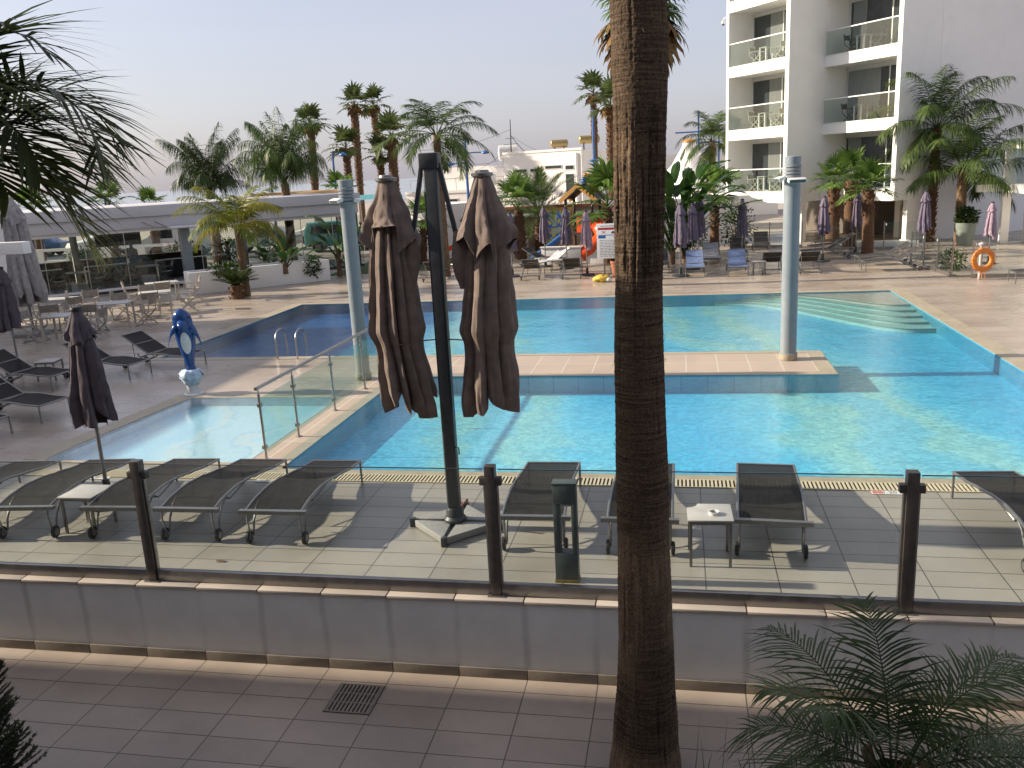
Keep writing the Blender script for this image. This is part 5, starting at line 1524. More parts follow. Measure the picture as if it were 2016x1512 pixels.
cs = [(-20.5, 24.0, 1.9, 'canvas chair left of the leftmost terrace table, nearest the grey parasol'),
      (-19.4, 25.5, -1.2, 'canvas chair behind the leftmost terrace table, facing the pool'),
      (-19.1, 24.2, 2.7, 'canvas chair right of the leftmost terrace table'),
      (-17.9, 22.9, .4, 'canvas chair left of the table above the foreground parasol'),
      (-16.1, 23.6, 3.3, 'canvas chair right of the table above the foreground parasol, nearest the pool'),
      (-17.0, 22.5, 1.7, 'canvas chair in front of the table above the foreground parasol'),
      (-17.6, 24.5, -1.1, 'canvas chair behind the table above the foreground parasol'),
      (-18.0, 25.3, .5, 'canvas chair left of the middle terrace table'),
      (-16.3, 26.3, 3.7, 'canvas chair right of the middle terrace table'),
      (-16.7, 24.9, 2.1, 'canvas chair in front of the middle terrace table'),
      (-17.9, 26.6, -.9, 'canvas chair behind the middle terrace table with its back to the glass'),
      (-19.4, 27.9, .7, 'canvas chair left of the table closest to the glass'),
      (-17.7, 29.0, 3.8, 'canvas chair right of the table closest to the glass, beside the planter end'),
      (-18.0, 27.6, 2.2, 'canvas chair in front of the table closest to the glass'),
      (-18.0, 21.2, .1, 'canvas chair left of the small shaded table'),
      (-16.3, 21.5, 3.3, 'canvas chair right of the small shaded table'),
      (-18.6, 22.6, 2.3, 'canvas chair alone between the grey parasol and the small shaded table')]
for i, (x, y, a, lab) in enumerate(cs):
    if i == 0:
        fc.location = (x, y, .004); fc.rotation_euler = (0, 0, a); fc['label'] = lab; fc['group'] = CG
    else:
        copy_tree(fc, (x, y, .004), a, lab, CG)
t = thing('menu_stand', 'small upright pale card holder on the leftmost terrace table', 'menu', (-19.6, 24.75, .75))
MB().box(-.04, .04, -.06, .06, 0, .012).build('foot', M['wood'], t)
MB().box(-.012, .012, -.055, .055, .012, .24).build('card', M['frame_white'], t)

# ------------------------------------------------------------------ restaurant
RA = R(43.9)
rs = thing('restaurant', 'long low restaurant with a grey-white fascia and glass walls on the left', 'building', (-24.9, 29.72, 0), RA)
X0, X1, DY = -16.0, 13.9, 7.0
MB().box(X0, X1, -.35, DY + .5, 2.98, 3.42).build('roof', M['fascia'], rs, bevel=.02)
MB().box(X0, X1 - .1, -.22, -.02, 2.52, 2.975).build('fascia', M['fascia'], rs, bevel=.01)
MB().box(X0, X1 - .2, -.1, .0, 2.38, 2.515).build('head_rail', M['white2'], rs, bevel=.004)
MB().box(X0, X1, .06, DY, 2.6, 2.975).build('ceiling', M['white2'], rs)
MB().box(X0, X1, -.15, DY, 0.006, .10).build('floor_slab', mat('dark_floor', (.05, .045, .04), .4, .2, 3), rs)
MB().box(X0, 6.0, -.2, -.04, .105, .2).build('sill', M['white2'], rs)
for x in (-9.5, 5.9, 13.55):
    MB().box(x - .2, x + .2, -.17, .23, .1, 2.515).build('column', M['charcoal'] if x > 10 else M['pole'], rs, bevel=.01)
for x in (-6, -1.8, 2.2, 9.8):
    MB().box(x - .14, x + .14, 5.0, 5.28, .1, 2.6).build('column', M['render'], rs)
x = X0
while x < X1 - 1:
    if abs(x + .75 - 5.9) > .6:
        MB().box(x + .03, x + 1.47, -.06, -.045, .21, 2.375).build('glass_panel', M['glass_dark'], rs)
        MB().box(x - .012, x + .018, -.07, -.035, .21, 2.375).build('mullion', M['steel'], rs)
    x += 1.5
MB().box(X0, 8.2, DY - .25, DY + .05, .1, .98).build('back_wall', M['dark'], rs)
for i in range(6):
    x = -10 + i * 3.1
    MB().box(x, x + 2.2, 4.2, 4.9, .101, .82).build('bench', mat('black_bench', (.02, .02, .02), .5, .2, 6), rs)
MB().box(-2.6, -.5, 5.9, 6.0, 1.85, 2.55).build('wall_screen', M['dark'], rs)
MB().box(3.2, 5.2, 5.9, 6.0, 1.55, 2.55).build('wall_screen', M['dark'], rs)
br = MB()
for x in (4.3, 4.75):
    br.bar((x, -.23, 2.75), (x + .25, -.9, 2.55), .03); 
br.build('awning_bracket', M['steel'], rs)
MB().box(5.2, 6.8, -1.0, -.24, 2.44, 2.52).build('awning', M['white2'], rs, bevel=.01)
def local(o, x, y):
    a = o.rotation_euler.z; return (o.location.x + x * cos(a) - y * sin(a), o.location.y + x * sin(a) + y * cos(a))
dc = chair_obj(M['charcoal'], M['charcoal'])
IG = 'dark dining chairs inside the restaurant'
k = 0
words_ = ('far left', 'left', 'middle left', 'middle', 'right of the middle', 'right')
for i in range(6):
    x = -9.2 + i * 2.75
    px, py = local(rs, x, 1.7)
    table_obj((px, py, .1), RA, .9, .8, 'dining table with a pale top inside the glass, %s of the row' % words_[i], 'plastic_white', 'charcoal', 'dining tables inside the restaurant')
    for dx, side_ in ((-.75, 'left'), (.75, 'right')):
        qx, qy = local(rs, x + dx, 1.7)
        lab = 'dark chair on the %s side of the %s indoor dining table' % (side_, words_[i])
        if k == 0:
            dc.location = (qx, qy, .1); dc.rotation_euler = (0, 0, RA + (0 if dx < 0 else pi)); dc['label'] = lab; dc['group'] = IG
        else:
            copy_tree(dc, (qx, qy, .1), RA + (0 if dx < 0 else pi), lab, IG)
        k += 1
# straw awning strip seen above the roof
t = thing('straw_awning', 'straw coloured thatch awning strip above the restaurant roof', 'awning', (-20.7, 45, 0))
b = MB(); rows = []
for i in range(40):
    x = -2.6 + 5.2 * i / 39
    rows.append([(x, -.5, 3.02 + .05 * sin(i * 2.3)), (x, -.3, 3.28 + .02 * sin(i * 5)), (x, .4, 3.5), (x, 1.2, 3.55)])
b.grid(rows).build('thatch', M['thatch'], t)
for x in (-2.4, 2.4):
    MB().tube([(x, 0, 0), (x, 0, 3.35)], .05, 6).build('post', M['brown_post'], t)

# white planter
pl = thing('planter_wall', 'long white rendered planter box in front of the restaurant', 'planter', (-18.5, 30.2, 0), R(41.5))
MB().box(0, 5.6, 0, .14, .004, .86).box(0, 5.6, .86, 1.0, .004, .86).box(0, .14, .141, .859, .004, .86).box(5.46, 5.6, .141, .859, .004, .86).build('box', M['white'], pl, bevel=.008, clean=False)
MB().box(.141, 5.459, .141, .859, .5, .72).build('soil', M['earth'], pl)

# ------------------------------------------------------------------ people seen through the restaurant glass
def person(lab, loc, rot, shirt, seat_z=.45):
    t = thing('person', lab, 'person', loc, rot)
    J = [((0, 0, seat_z + .05), .14), ((0, 0, seat_z + .28), .135), ((0, .02, seat_z + .5), .15), ((0, .02, seat_z + .58), .065), ((0, .035, seat_z + .66), .075), ((0, .045, seat_z + .76), .085),
         ((.17, .02, seat_z + .48), .06), ((.23, .06, seat_z + .24), .045), ((.16, .26, seat_z + .2), .035), ((-.17, .02, seat_z + .48), .06), ((-.23, .06, seat_z + .24), .045), ((-.16, .26, seat_z + .2), .035),
         ((.09, .04, seat_z + .02), .085), ((.12, .42, seat_z + .03), .065), ((.12, .44, .06), .045), ((.12, .56, .04), .035),
         ((-.09, .04, seat_z + .02), .085), ((-.12, .42, seat_z + .03), .065), ((-.12, .44, .06), .045), ((-.12, .56, .04), .035)]
    E_ = [(0, 1), (1, 2), (2, 3), (3, 4), (4, 5), (2, 6), (6, 7), (7, 8), (2, 9), (9, 10), (10, 11), (0, 12), (12, 13), (13, 14), (14, 15), (0, 16), (16, 17), (17, 18), (18, 19)]
    def skin_mesh(idx, edges, inflate, name, m):
        me = bpy.data.meshes.new('tmp'); mp_ = {k: i for i, k in enumerate(idx)}
        me.from_pydata([J[k][0] for k in idx], [(mp_[a], mp_[b]) for a, b in edges], [])
        o = bpy.data.objects.new('tmp', me); COL.objects.link(o)
        md = o.modifiers.new('s', 'SKIN'); o.modifiers.new('u', 'SUBSURF').levels = 2; o.modifiers['u'].render_levels = 2
        if not me.skin_vertices: me.attributes.new
        for i, k in enumerate(idx):
            sv = me.skin_vertices[0].data[i]; sv.radius = (J[k][1] + inflate, (J[k][1] + inflate) * (.72 if k in (0, 1, 2) else 1)); sv.use_root = (i == 0)
        dg_ = bpy.context.evaluated_depsgraph_get()
        m2 = bpy.data.meshes.new_from_object(o.evaluated_get(dg_)); bpy.data.objects.remove(o)
        m2.materials.clear(); m2.materials.append(m); m2.shade_smooth()
        q = bpy.data.objects.new(name, m2); COL.objects.link(q); q.parent = t
        return q
    skin_mesh(range(20), E_, 0, 'body', M['skin'])
    skin_mesh([0, 1, 2, 6, 7, 9, 10], [(0, 1), (1, 2), (2, 6), (6, 7), (2, 9), (9, 10)], .014, 'shirt', shirt)
    skin_mesh([0, 12, 13, 14, 16, 17, 18], [(0, 12), (12, 13), (13, 14), (0, 16), (16, 17), (17, 18)], .012, 'trousers', M['trousers'])
    MB().ell((0, .025, seat_z + .79), (.092, .10, .10), 16, 10).build('hair', M['hair'], t)
    f = MB().ell((0, .135, seat_z + .745), (.014, .02, .022), 8, 6)
    for sg in (-1, 1): f.ell((sg * .085, .045, seat_z + .75), (.015, .025, .032), 8, 6)
    f.build('face', M['skin'], t)
    c = thing('dining_stool', 'dark seat under the ' + lab.split(' sitting')[0], 'seat', loc, rot)
    MB().box(-.22, .22, -.2, .22, seat_z - .06, seat_z - .015).build('seat', M['charcoal'], c, bevel=.01)
    for x in (-.18, .18):
        for y in (-.16, .18):
            MB().bar((x, y, 0), (x, y, seat_z - .061), .035).build('leg', M['charcoal'], c)
px, py = local(rs, 4.5, 4.55)
person('person in a grey shirt sitting with the back to the pool inside the restaurant', (px, py, .1), RA + .1, M['shirt_grey'], .8)
px, py = local(rs, 8.6, 3.6)
person('person in a bright blue shirt sitting behind the yellow-green palm', (px, py, .1), RA + 1.2, M['shirt_blue'], .5)

# ------------------------------------------------------------------ vehicles beyond the restaurant
def car(lab, loc, rot, paint, kind, cat='car'):
    t = thing('parked_van' if kind == 'van' else 'parked_car', lab, cat, loc, rot, 'vehicles parked beyond the restaurant')
    W_ = .86
    if kind == 'van': prof = [(-2.3, .35), (-2.3, 1.9), (-2.1, 2.02), (1.0, 2.02), (1.65, 1.25), (2.25, 1.05), (2.35, .8), (2.35, .35)]; glass = [(-1.9, 1.2), (-1.9, 1.8), (.85, 1.8), (1.4, 1.2)]; cut = [(.2, 1.2), (.2, 1.8), (.85, 1.8), (1.4, 1.2)]
    elif kind == 'suv': prof = [(-2.1, .4), (-2.12, 1.1), (-1.9, 1.72), (.4, 1.75), (1.05, 1.12), (2.0, 1.0), (2.15, .8), (2.15, .4)]; cut = [(-1.8, 1.12), (-1.7, 1.6), (.3, 1.62), (.85, 1.12)]
    else: prof = [(-2.1, .35), (-2.15, .9), (-1.6, 1.0), (-1.0, 1.42), (.3, 1.45), (1.0, .98), (1.9, .85), (2.1, .65), (2.1, .35)]; cut = [(-1.3, .98), (-.9, 1.35), (.25, 1.37), (.8, .98)]
    b = MB(); n = len(prof)
    cen = sum(p[1] for p in prof) / n
    lay = [(-W_, .94), (-W_ + .08, 1.0), (W_ - .08, 1.0), (W_, .94)]
    rows = [[(x * s_, y, .35 + (z - .35) * s_ ) for x, z in prof] for y, s_ in lay]
    b.grid(rows); b.add(rows[0], [tuple(range(n))]); b.add(rows[-1], [tuple(range(n - 1, -1, -1))]); b.add([(prof[0][0], -W_ + .08, .35), (prof[-1][0], -W_ + .08, .35), (prof[-1][0], W_ - .08, .35), (prof[0][0], W_ - .08, .35)], [(0, 1, 2, 3)])
    b.build('body', paint, t, clean=True, ang=40)
    for sg in (-1, 1):
        g = MB(); pts = [(x, z) for x, z in cut]
        g.add([(x * .94, sg * (W_ - .012 + .014), .35 + (z - .35) * .94) for x, z in pts], [(0, 1, 2, 3) if sg < 0 else (3, 2, 1, 0)])
        g.build('side_window', M['window'], t)
        for x in (-1.35, 1.35):
            Rm = Matrix.Translation((x, sg * (W_ - .1), .33)) @ Matrix.Rotation(pi / 2, 4, 'X')
            wv = MB().lathe([(.18, -.1), (.31, -.11), (.33, -.07), (.33, .07), (.31, .11), (.18, .1)], 18).xform(Rm).build('wheel', M['black'], t)
            MB().lathe([(.01, -.112), (.17, -.112), (.17, .112), (.01, .112)], 14).xform(Rm).build('rim', M['alu'], wv)
    hl = prof[-2]
    for sg in (-1, 1):
        MB().box(hl[0] - .06, hl[0] + .012, sg * .6 - .14, sg * .6 + .14, .66, .8).build('headlight', M['plastic_white'], t, bevel=.02)
    wsx = [p for p in prof if p[1] > .9]
    return t
car('white van parked beyond the restaurant behind the seated man', (-30.3, 49.0, 0), R(200), M['car_white'], 'van', 'van')
car('white off-road car parked beyond the middle of the restaurant', (-36.6, 50.5, 0), R(230), M['car_white'], 'suv')
car('blue car parked beyond the left part of the restaurant', (-43.5, 52.5, 0), R(195), M['car_blue'], 'car')
car('teal car parked beyond the right end of the restaurant', (-19.5, 48.6, 0), R(15), M['car_teal'], 'suv')
car('silver car parked beyond the restaurant behind the yellow-green palm', (-25.2, 50.2, 0), R(190), M['car_silver'], 'car')
car('white car parked next to the teal car beyond the restaurant', (-23.0, 55.0, 0), R(10), M['car_white'], 'car')
t = thing('kiosk', 'rust red corrugated kiosk beyond the far left of the restaurant', 'building', (-47, 50.0, 0), .3)
b = MB()
for i in range(30):
    b.box(-2.2 + i * .15, -2.2 + i * .15 + .08, -1.24, -1.2, 0, 2.4)
b.box(-2.25, 2.25, -1.2, 1.2, 0, 2.4); b.build('wall', M['container'], t); MB().box(-2.4, 2.4, -1.5, 1.35, 2.41, 2.5).build('roof', M['container'], t)
t = thing('street_parapet', 'pale low parapet with round-cornered openings beyond the restaurant', 'wall', (-35.0, 45.6, 0), .12)
MB().box(-9, 6, 0, .2, .004, .25).box(-9, 6, 0, .2, .8, .95).build('rails', M['whitebld'], t)
b = MB()
for i in range(8):
    b.box(-9 + i * 2.1, -8.4 + i * 2.1, .01, .19, .251, .799)
b.build('piers', M['whitebld'], t)

# ------------------------------------------------------------------ hotel
HA = math.atan2(-.804, .595)
ho = thing('hotel', 'white hotel block with stepped balconies on the right', 'building', (4.87, 43.08, 0), HA)
TOP = 14.4
w_ = MB()
# left stack: fins, slabs, back wall; right stack the same, stepped back
def stack(x0, x1, yf, finl, finr, ynear, yback):
    if finl: w_.box(x0, x0 + finl, yf, yf + 1.5, 1.9, TOP)
    if finr: w_.box(x1 - finr, x1, yf, yf + 1.5, 1.9, TOP)
    a, b = x0 + finl, x1 - finr
    w_.box(a, b, yf, yf + 1.5, 1.9, 2.38)
    for i in range(4):
        z = 4.93 + 3 * i
        w_.box(a, b, yf + .004, yf + 1.5, z, z + .45)
    w_.box(x0, x1, yf + 1.5, yback, 1.9, TOP)
stack(-4.35, 0, 0, .17, .24, 0, 13)
w_.box(0.001, 4.32, 4.5, 13, 1.905, TOP - .002)
stack(0.001, 4.319, 2.12, 0, .22, 2.12, 4.49)
w_.box(4.1, 4.317, 5.4, 13.0, 0, 1.9)
w_.box(4.102, 4.33, 2.97, 3.2, 0, 1.9)
w_.box(4.05, 4.45, 2.92, 3.25, 0, .16)
w_.box(4.1, 4.315, 3.2, 5.4, 0, 1.9)
w_.box(-.3, 0, 1.0, 1.3, 0, 1.9)
w_.box(1.9, 2.2, 5.0, 6.4, 0, 1.9)
w_.build('wall', M['white'], ho)
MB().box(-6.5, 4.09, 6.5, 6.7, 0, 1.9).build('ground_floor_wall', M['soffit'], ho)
MB().box(2.6, 3.9, 6.4, 6.49, 0, 1.85).build('ground_floor_door', M['dark'], ho)
MB().box(-4.4, 4.4, 0, 1.0, 14.41, 14.6).build('parapet', M['white'], ho)
def balcony(x0, x1, yf, z, wx0, wx1, cur):
    g = MB().box(x0 + .02, x1 - .02, yf + .05, yf + .066, z + .03, z + 1.08); g.build('balustrade_glass', M['glass_balcony'], ho)
    MB().box(x0 + .0, x1 - .0, yf + .03, yf + .085, z + 1.085, z + 1.135).build('balustrade_rail', M['plastic_white'], ho)
    MB().box(x0, x1, yf - .02, yf + .12, z + .0, z + .05).build('balustrade_shoe', M['plastic_white'], ho)
    f = MB().box(wx0 - .06, wx1 + .06, yf + 1.44, yf + 1.495, z + .02, z + 2.4).build('window_frame', M['plastic_white'], ho)
    MB().box(wx0, wx1, yf + 1.425, yf + 1.438, z + .07, z + 2.34).build('pane', M['window'], f)
    cv = MB(); k = 18
    c0, c1 = wx0 + (wx1 - wx0) * cur[0], wx0 + (wx1 - wx0) * cur[1]
    cv.grid([[(c0 + (c1 - c0) * i / (k * 3), yf + 1.40 + .012 * sin(i * 2.1), zz) for i in range(k * 3 + 1)] for zz in (z + .08, z + 2.33)])
    cv.build('curtain', M['curtain'], f)
    MB().box(wx0 + (wx1 - wx0) * .62, wx0 + (wx1 - wx0) * .62 + .05, yf + 1.39, yf + 1.424, z + .05, z + 2.36).build('mullion', M['plastic_white'], f)
for i in range(4):
    balcony(-4.18, -.24, 0, 2.38 + 3 * i, -4.0, -.7, (.36, .62))
    balcony(0.02, 4.1, 2.12, 2.38 + 3 * i, .15, 3.95, (.0, .5) if i == 1 else (.04, .25))
BG2 = 'canvas chairs on the hotel balconies'
lv = ('lowest', 'middle', 'upper')
for i in range(3):
    for (bx, by, nm) in ((-2.9, .75, 'left stack'), (1.0, 2.9, 'right stack')):
        if nm == 'right stack' and i == 0: continue
        x, y = local(ho, bx + .55, by); 
        table_obj((x, y, 2.39 + 3 * i), HA, .5, .5, 'small white table on the %s balcony of the %s of the hotel' % (lv[i], nm), 'plastic_white', 'plastic_white', 'tables on the hotel balconies')
        for dx, a in ((-.1, 0), (1.35, pi)):
            x, y = local(ho, bx + dx, by)
            copy_tree(fc if nm == 'left stack' else dc, (x, y, 2.385 + 3 * i), HA + a + .3, 'canvas chair, %s side of the %s balcony, %s of the hotel' % ('left' if dx < 0 else 'right', lv[i], nm), BG2)
x, y = local(ho, -4.6, .12)
t = thing('security_camera', 'white dome security camera on the top left corner of the hotel', 'camera', (x, y, 10.75), HA)
MB().tube([(.24, 0, 0), (0, 0, .06), (-.12, 0, .04), (-.16, 0, -.06)], .03, 8).build('bracket', M['plastic_white'], t)
d = MB().lathe([(.0, .02), (.09, .0), (.1, -.09), (.08, -.13)], 16, cap=False); d.xform(Matrix.Translation((-.16, 0, -.08))); d.build('housing', M['plastic_white'], t)
MB().ell((-.16, 0, -.21), (.075, .075, .08), 14, 8).build('dome', M['window'], t)

t = thing('garden_wall', 'low white building side with a flat roof left of the hotel', 'building', (-1.1, 43.6, 0), .12)
MB().box(0, 4.4, 0, 5, 0, 1.95).build('wall', M['white2'], t); MB().box(-.08, 4.45, -.12, 5, 1.955, 2.3).build('roof_edge', M['white'], t, bevel=.01)

# terrace wing at the right edge
an = thing('terrace_wing', 'low white annex with a glass terrace and a blue door at the right edge', 'building', (13.25, 40.2, 0))
b = MB().box(-.02, .30, -.22, 0, 0, 4.05).box(0, .5, -7, -.221, 2.12, 2.46).box(.02, .4, -7, -.221, 3.86, 4.0).box(.9, 4, -7, 0, 0, 2.1).box(.9, 4, -7, 0, 2.47, 3.8).box(-1.0, -.021, -.1, .1, 2.15, 2.45)
b.build('wall', M['white'], an)
MB().box(.2, .215, -6.9, -.23, 2.47, 3.85).build('balustrade_glass', M['glass_balcony'], an)
MB().box(-1.0, -.03, -.05, -.035, 2.46, 3.7).build('balustrade_glass', M['glass_balcony'], an)
MB().box(.86, .9, -4.2, -2.4, .02, 2.05).build('door', M['blue_door'], an)
b = MB().box(.83, .9, -2.399, -2.32, 0, 2.09).box(.83, .9, -4.28, -4.201, 0, 2.09); b.build('door_frame', M['plastic_white'], an)
MB().box(.87, .895, -1.5, -1.15, .95, 1.05).build('wall_socket', M['charcoal'], an)

# ------------------------------------------------------------------ right side: glass screens, lifebuoy, pot
def screen(lab, p, q, n, h=1.15):
    p, q = V(p), V(q); d = q - p; L_ = d.length; a = math.atan2(d.y, d.x)
    t = thing('glass_screen', lab, 'fence', (p.x, p.y, 0), a, 'glass screens at the right of the pool')
    for i in range(n):
        x0, x1 = L_ * i / n + .03, L_ * (i + 1) / n - .03
        MB().box(x0, x1, -.006, .006, .1, h).build('glass_panel', M['glass'], t)
        MB().box(x0, x1, -.03, .03, .004, .12).build('bottom_rail', M['steel'], t)
        MB().box(x0 + .02, x0 + .06, -.02, .02, h - .14, h - .06).build('clip', M['plastic_white'], t)
    for i in range(n + 1):
        MB().box(L_ * i / n - .02, L_ * i / n + .02, -.02, .02, .004, h + .02).build('post', M['steel'], t)
    return t
screen('glass screen running back from the lifebuoy towards the hotel', (8.55, 29.9), (8.2, 33.6), 3)
screen('glass screen running to the right edge behind the lifebuoy', (9.0, 29.4), (14.6, 29.0), 3)
screen('glass screen before the dark ground floor under the hotel balconies', (6.0, 39.6), (9.6, 38.6), 3)
screen('glass screen in front of the ground floor left of the right light pole', (2.6, 41.6), (5.4, 41.2), 2)
t = thing('step_plinth', 'pale low plinth wall in front of the hotel ground floor', 'wall', (7.4, 39.3, 0), -.25)
MB().box(0, 2.4, 0, .5, .004, .32).build('wall', M['white'], t, bevel=.01)
t = thing('lifebuoy', 'orange lifebuoy hanging on a grey post at the right', 'lifebuoy', (9.12, 29.05, 0), R(16))
b = MB(); rows = []
for i in range(48):
    a = 2 * pi * i / 48; rows.append([((.29 + .082 * cos(c)) * cos(a), -.12 + .06 * sin(c), .62 + (.29 + .082 * cos(c)) * sin(a)) for c in [2 * pi * k / 14 for k in range(14)]])
rows.append(rows[0]); b.grid(rows, True).build('ring', M['orange'], t, ang=80)
MB().tube([(0, 0, .004), (0, 0, 1.06)], .05, 12).build('post', M['render'], t)
MB().lathe([(.09, 1.05), (.1, 1.1), (.03, 1.15)], 14).build('post_cap', M['render'], t)
rp_ = MB()
pts = [((.385 + .03 * sin(i * 1.6)) * cos(2 * pi * i / 40), -.15, .62 + (.385 + .03 * sin(i * 1.6)) * sin(2 * pi * i / 40)) for i in range(41)]
rp_.tube(pts, .009, 5, cap=False)
for k_ in (-.05, 0, .06):
    rp_.tube([(k_, -.13, .32), (k_ * 1.4, -.12, .15), (k_ * 2.2, -.11, .02)], .009, 5)
rp_.build('rope', M['orange'], t)
t = thing('plant_pot', 'tall pale pot at the foot of the spreading feather palm', 'pot', (11.75, 39.6, 0))
MB().lathe([(.30, .004), (.42, .9), (.42, .95), (.37, .95), (.36, .8), (.0, .8)], 28, cap=False).build('pot', M['pot'], t)

# ------------------------------------------------------------------ rules board
t = thing('rules_board', 'white pool rules board with a red band, half hidden by the big trunk', 'sign', (-2.95, 31.4, 0), -.03)
MB().box(0, 2.35, -.02, .02, .78, 2.02).build('board', M['sign_white'], t, bevel=.004)
for x in (.25, 2.1):
    MB().box(x - .03, x + .03, .021, .06, .004, 1.9).build('post', M['alu'], t)
MB().box(.05, 2.3, -.0235, -.0205, 1.80, 1.88).build('red_band', M['sign_red'], t)
MB().box(.06, .32, -.0235, -.0205, 1.50, 1.62).box(.32, 2.3, -.0232, -.0205, 1.60, 1.625).build('blue_field', M['sign_blue'], t)
pr_ = MB(); rng = random.Random(2)
pr_.box(.12, 1.9, -.023, -.0205, 1.925, 1.945)
for i in range(11):
    x = .1
    lim = rng.uniform(.55, 1.05) if i < 9 else 1.6
    while x < lim:
        l = rng.uniform(.06, .16); pr_.box(x, x + l, -.023, -.0205, 1.42 - i * .056, 1.436 - i * .056); x += l + .025
pr_.build('small_print', M['ink'], t)
ic = MB()
ic.add([(.5, -.0235, 1.67), (.68, -.0235, 1.67), (.59, -.0235, 1.77)], [(0, 1, 2)])
for i in range(4): ic.box(.8 + i * .05, .815 + i * .05, -.0235, -.0205, 1.67, 1.77)
ic.add([(1.1, -.0235, 1.67), (1.38, -.0235, 1.70), (1.38, -.0235, 1.67)], [(0, 2, 1)])
ic.build('pictograms', M['ink'], t)
ic = MB().bar((.18, -.022, 1.67), (.32, -.022, 1.77), .02, .003, (0, 1, 0)); ic.bar((.18, -.0225, 1.77), (.32, -.0225, 1.67), .02, .003, (0, 1, 0)); ic.build('no_diving_mark', M['sign_red'], t)
t = thing('yellow_bag', 'crumpled yellow and white bag lying by the foot of the rules board', 'bag', (-2.75, 30.9, .004))
b = MB().ell((0, 0, .12), (.33, .2, .13), 22, 12); b.v = [tuple(V(q) + V((.07, .06, .05)) * noise.noise(V(q) * 9)) for q in b.v]; b.build('sack', M['yellow'], t, ang=80)
b = MB().ell((.22, -.08, .09), (.14, .12, .08), 14, 8); b.v = [tuple(V(q) + V((.04, .04, .03)) * noise.noise(V(q) * 14)) for q in b.v]; b.build('flap', M['plastic_white'], t, ang=80)
t = thing('terracotta_pot', 'small terracotta pot behind the rules board', 'pot', (-2.35, 32.4, 0))
MB().lathe([(.13, .004), (.2, .5), (.22, .5), (.22, .58), (.17, .58), (.16, .5), (0, .5)], 22, cap=False).build('pot', M['terracotta'], t)
t = thing('float_caddy', 'tall yellow-black caddy standing right of the big trunk by the far pool edge', 'bin', (-.75, 31.3, 0))
MB().lathe([(.12, .004), (.14, .1), (.05, .12), (.05, .6), (.09, .62), (.09, .7)], 14).build('stem', M['charcoal'], t)
MB().ell((.0, -.05, .2), (.11, .11, .14), 12, 8).build('float', M['yellow'], t)

# ------------------------------------------------------------------ playground
t = thing('play_tower', 'playground tower with an ochre gable, blue roof, red tube slide and blue slide', 'play tower', (-4.2, 38.6, 0), -.22)
for x in (-.6, .6):
    for y in (-.55, .55):
        MB().tube([(x, y, .004), (x, y, 2.75)], .065, 10).build('post', M['brown_post'], t)
b = MB()
for y in (-.66, .62):
    b.bar((-.85, y, 2.6), (.02, y, 3.28), .17, .06, (0, 1, 0)); b.bar((.85, y, 2.6), (-.02, y - .002, 3.28), .17, .06, (0, 1, 0))
b.build('gable', M['wood'], t)
b = MB()
b.add([(-.8, -.58, 2.66), (0, -.58, 3.3), (0, 1.3, 3.3), (-.8, 1.3, 2.66)], [(0, 1, 2, 3)]); b.add([(.8, -.58, 2.66), (0, -.58, 3.3), (0, 1.3, 3.3), (.8, 1.3, 2.66)], [(3, 2, 1, 0)])
b.build('roof', mat('navy_roof', (.03, .045, .12), .5, .1, 6), t)
MB().ell((.1, 0, 3.42), (.14, .14, .18), 12, 8).ell((.2, .02, 3.58), (.09, .09, .12), 10, 8).build('roof_finial', M['slide_blue'], t)
MB().ell((.3, 0, 3.62), (.1, .08, .16), 12, 8).ell((.14, 0, 3.68), (.06, .06, .1), 10, 8).build('roof_finial', M['orange'], t)
MB().box(-.62, .62, -.57, .57, 1.18, 1.26).build('platform', M['brown_post'], t)
MB().box(-.1, .56, -.62, -.57, 1.261, 2.05).build('red_panel', M['slide_red'], t, bevel=.02)
pts = [(.6 + .55 * sin(a) , -.45 - .5 * (1 - cos(a)) + .2, 1.55 - .32 * a) for a in [i * .22 for i in range(17)]]
MB().tube(pts, .38, 18).build('tube_slide', M['slide_red'], t)
b = MB(); rows = []
for i in range(12):
    u = i / 11; x = -.55 - 1.75 * u; z = 1.2 - 1.0 * u ** .9 - .08 * sin(u * 3)
    rows.append([(x, -.75, z + .18), (x, -.72, z), (x, -.12, z), (x, -.09, z + .18)])
b.grid(rows).build('slide', M['slide_blue'], t)
b = MB()
for y in (-.42, .0, .4):
    b.bar((-.65, y - .3, 1.32), (-2.3, y - .3, .2), .05, .06)
b.build('slide_rail', mat('light_blue_plastic', (.10, .28, .55), .35, .08, 5), t)
MB().tube([(.3, .62, .3), (.3, .8, 1.2), (.3, .62, 2.0)], .03, 8).build('climbing_bar', M['slide_blue'], t)
t = thing('play_wall', 'low white wall in front of the playground slides', 'wall', (-5.9, 37.1, 0), -.1)
MB().box(0, 1.75, 0, .2, .004, .72).build('wall', M['white2'], t, bevel=.01); MB().box(1.95, 3.7, .05, .25, .004, .62).build('wall', M['white2'], t, bevel=.01); MB().box(-.05, 1.8, -.03, .23, .721, .77).build('capping', M['white'], t)
t = thing('painted_panel', 'colourful painted panel on the wall behind the playground', 'mural', (-6.3, 42.0, 0), 0)
mm, nt, out = new_mat('painted_panel'); L = nt.links.new
p_ = nd(nt, 'ShaderNodeBsdfPrincipled', Roughness=.7); n1 = nd(nt, 'ShaderNodeTexNoise', Scale=2.3, Detail=1.0); L(coords(nt, False), n1.inputs['Vector'])
rp = nt.nodes.new('ShaderNodeValToRGB'); rp.color_ramp.interpolation = 'CONSTANT'; e = rp.color_ramp.elements
e[0].color = (.35, .5, .12, 1); e[1].position = .42; e[1].color = (.45, .62, .55, 1)
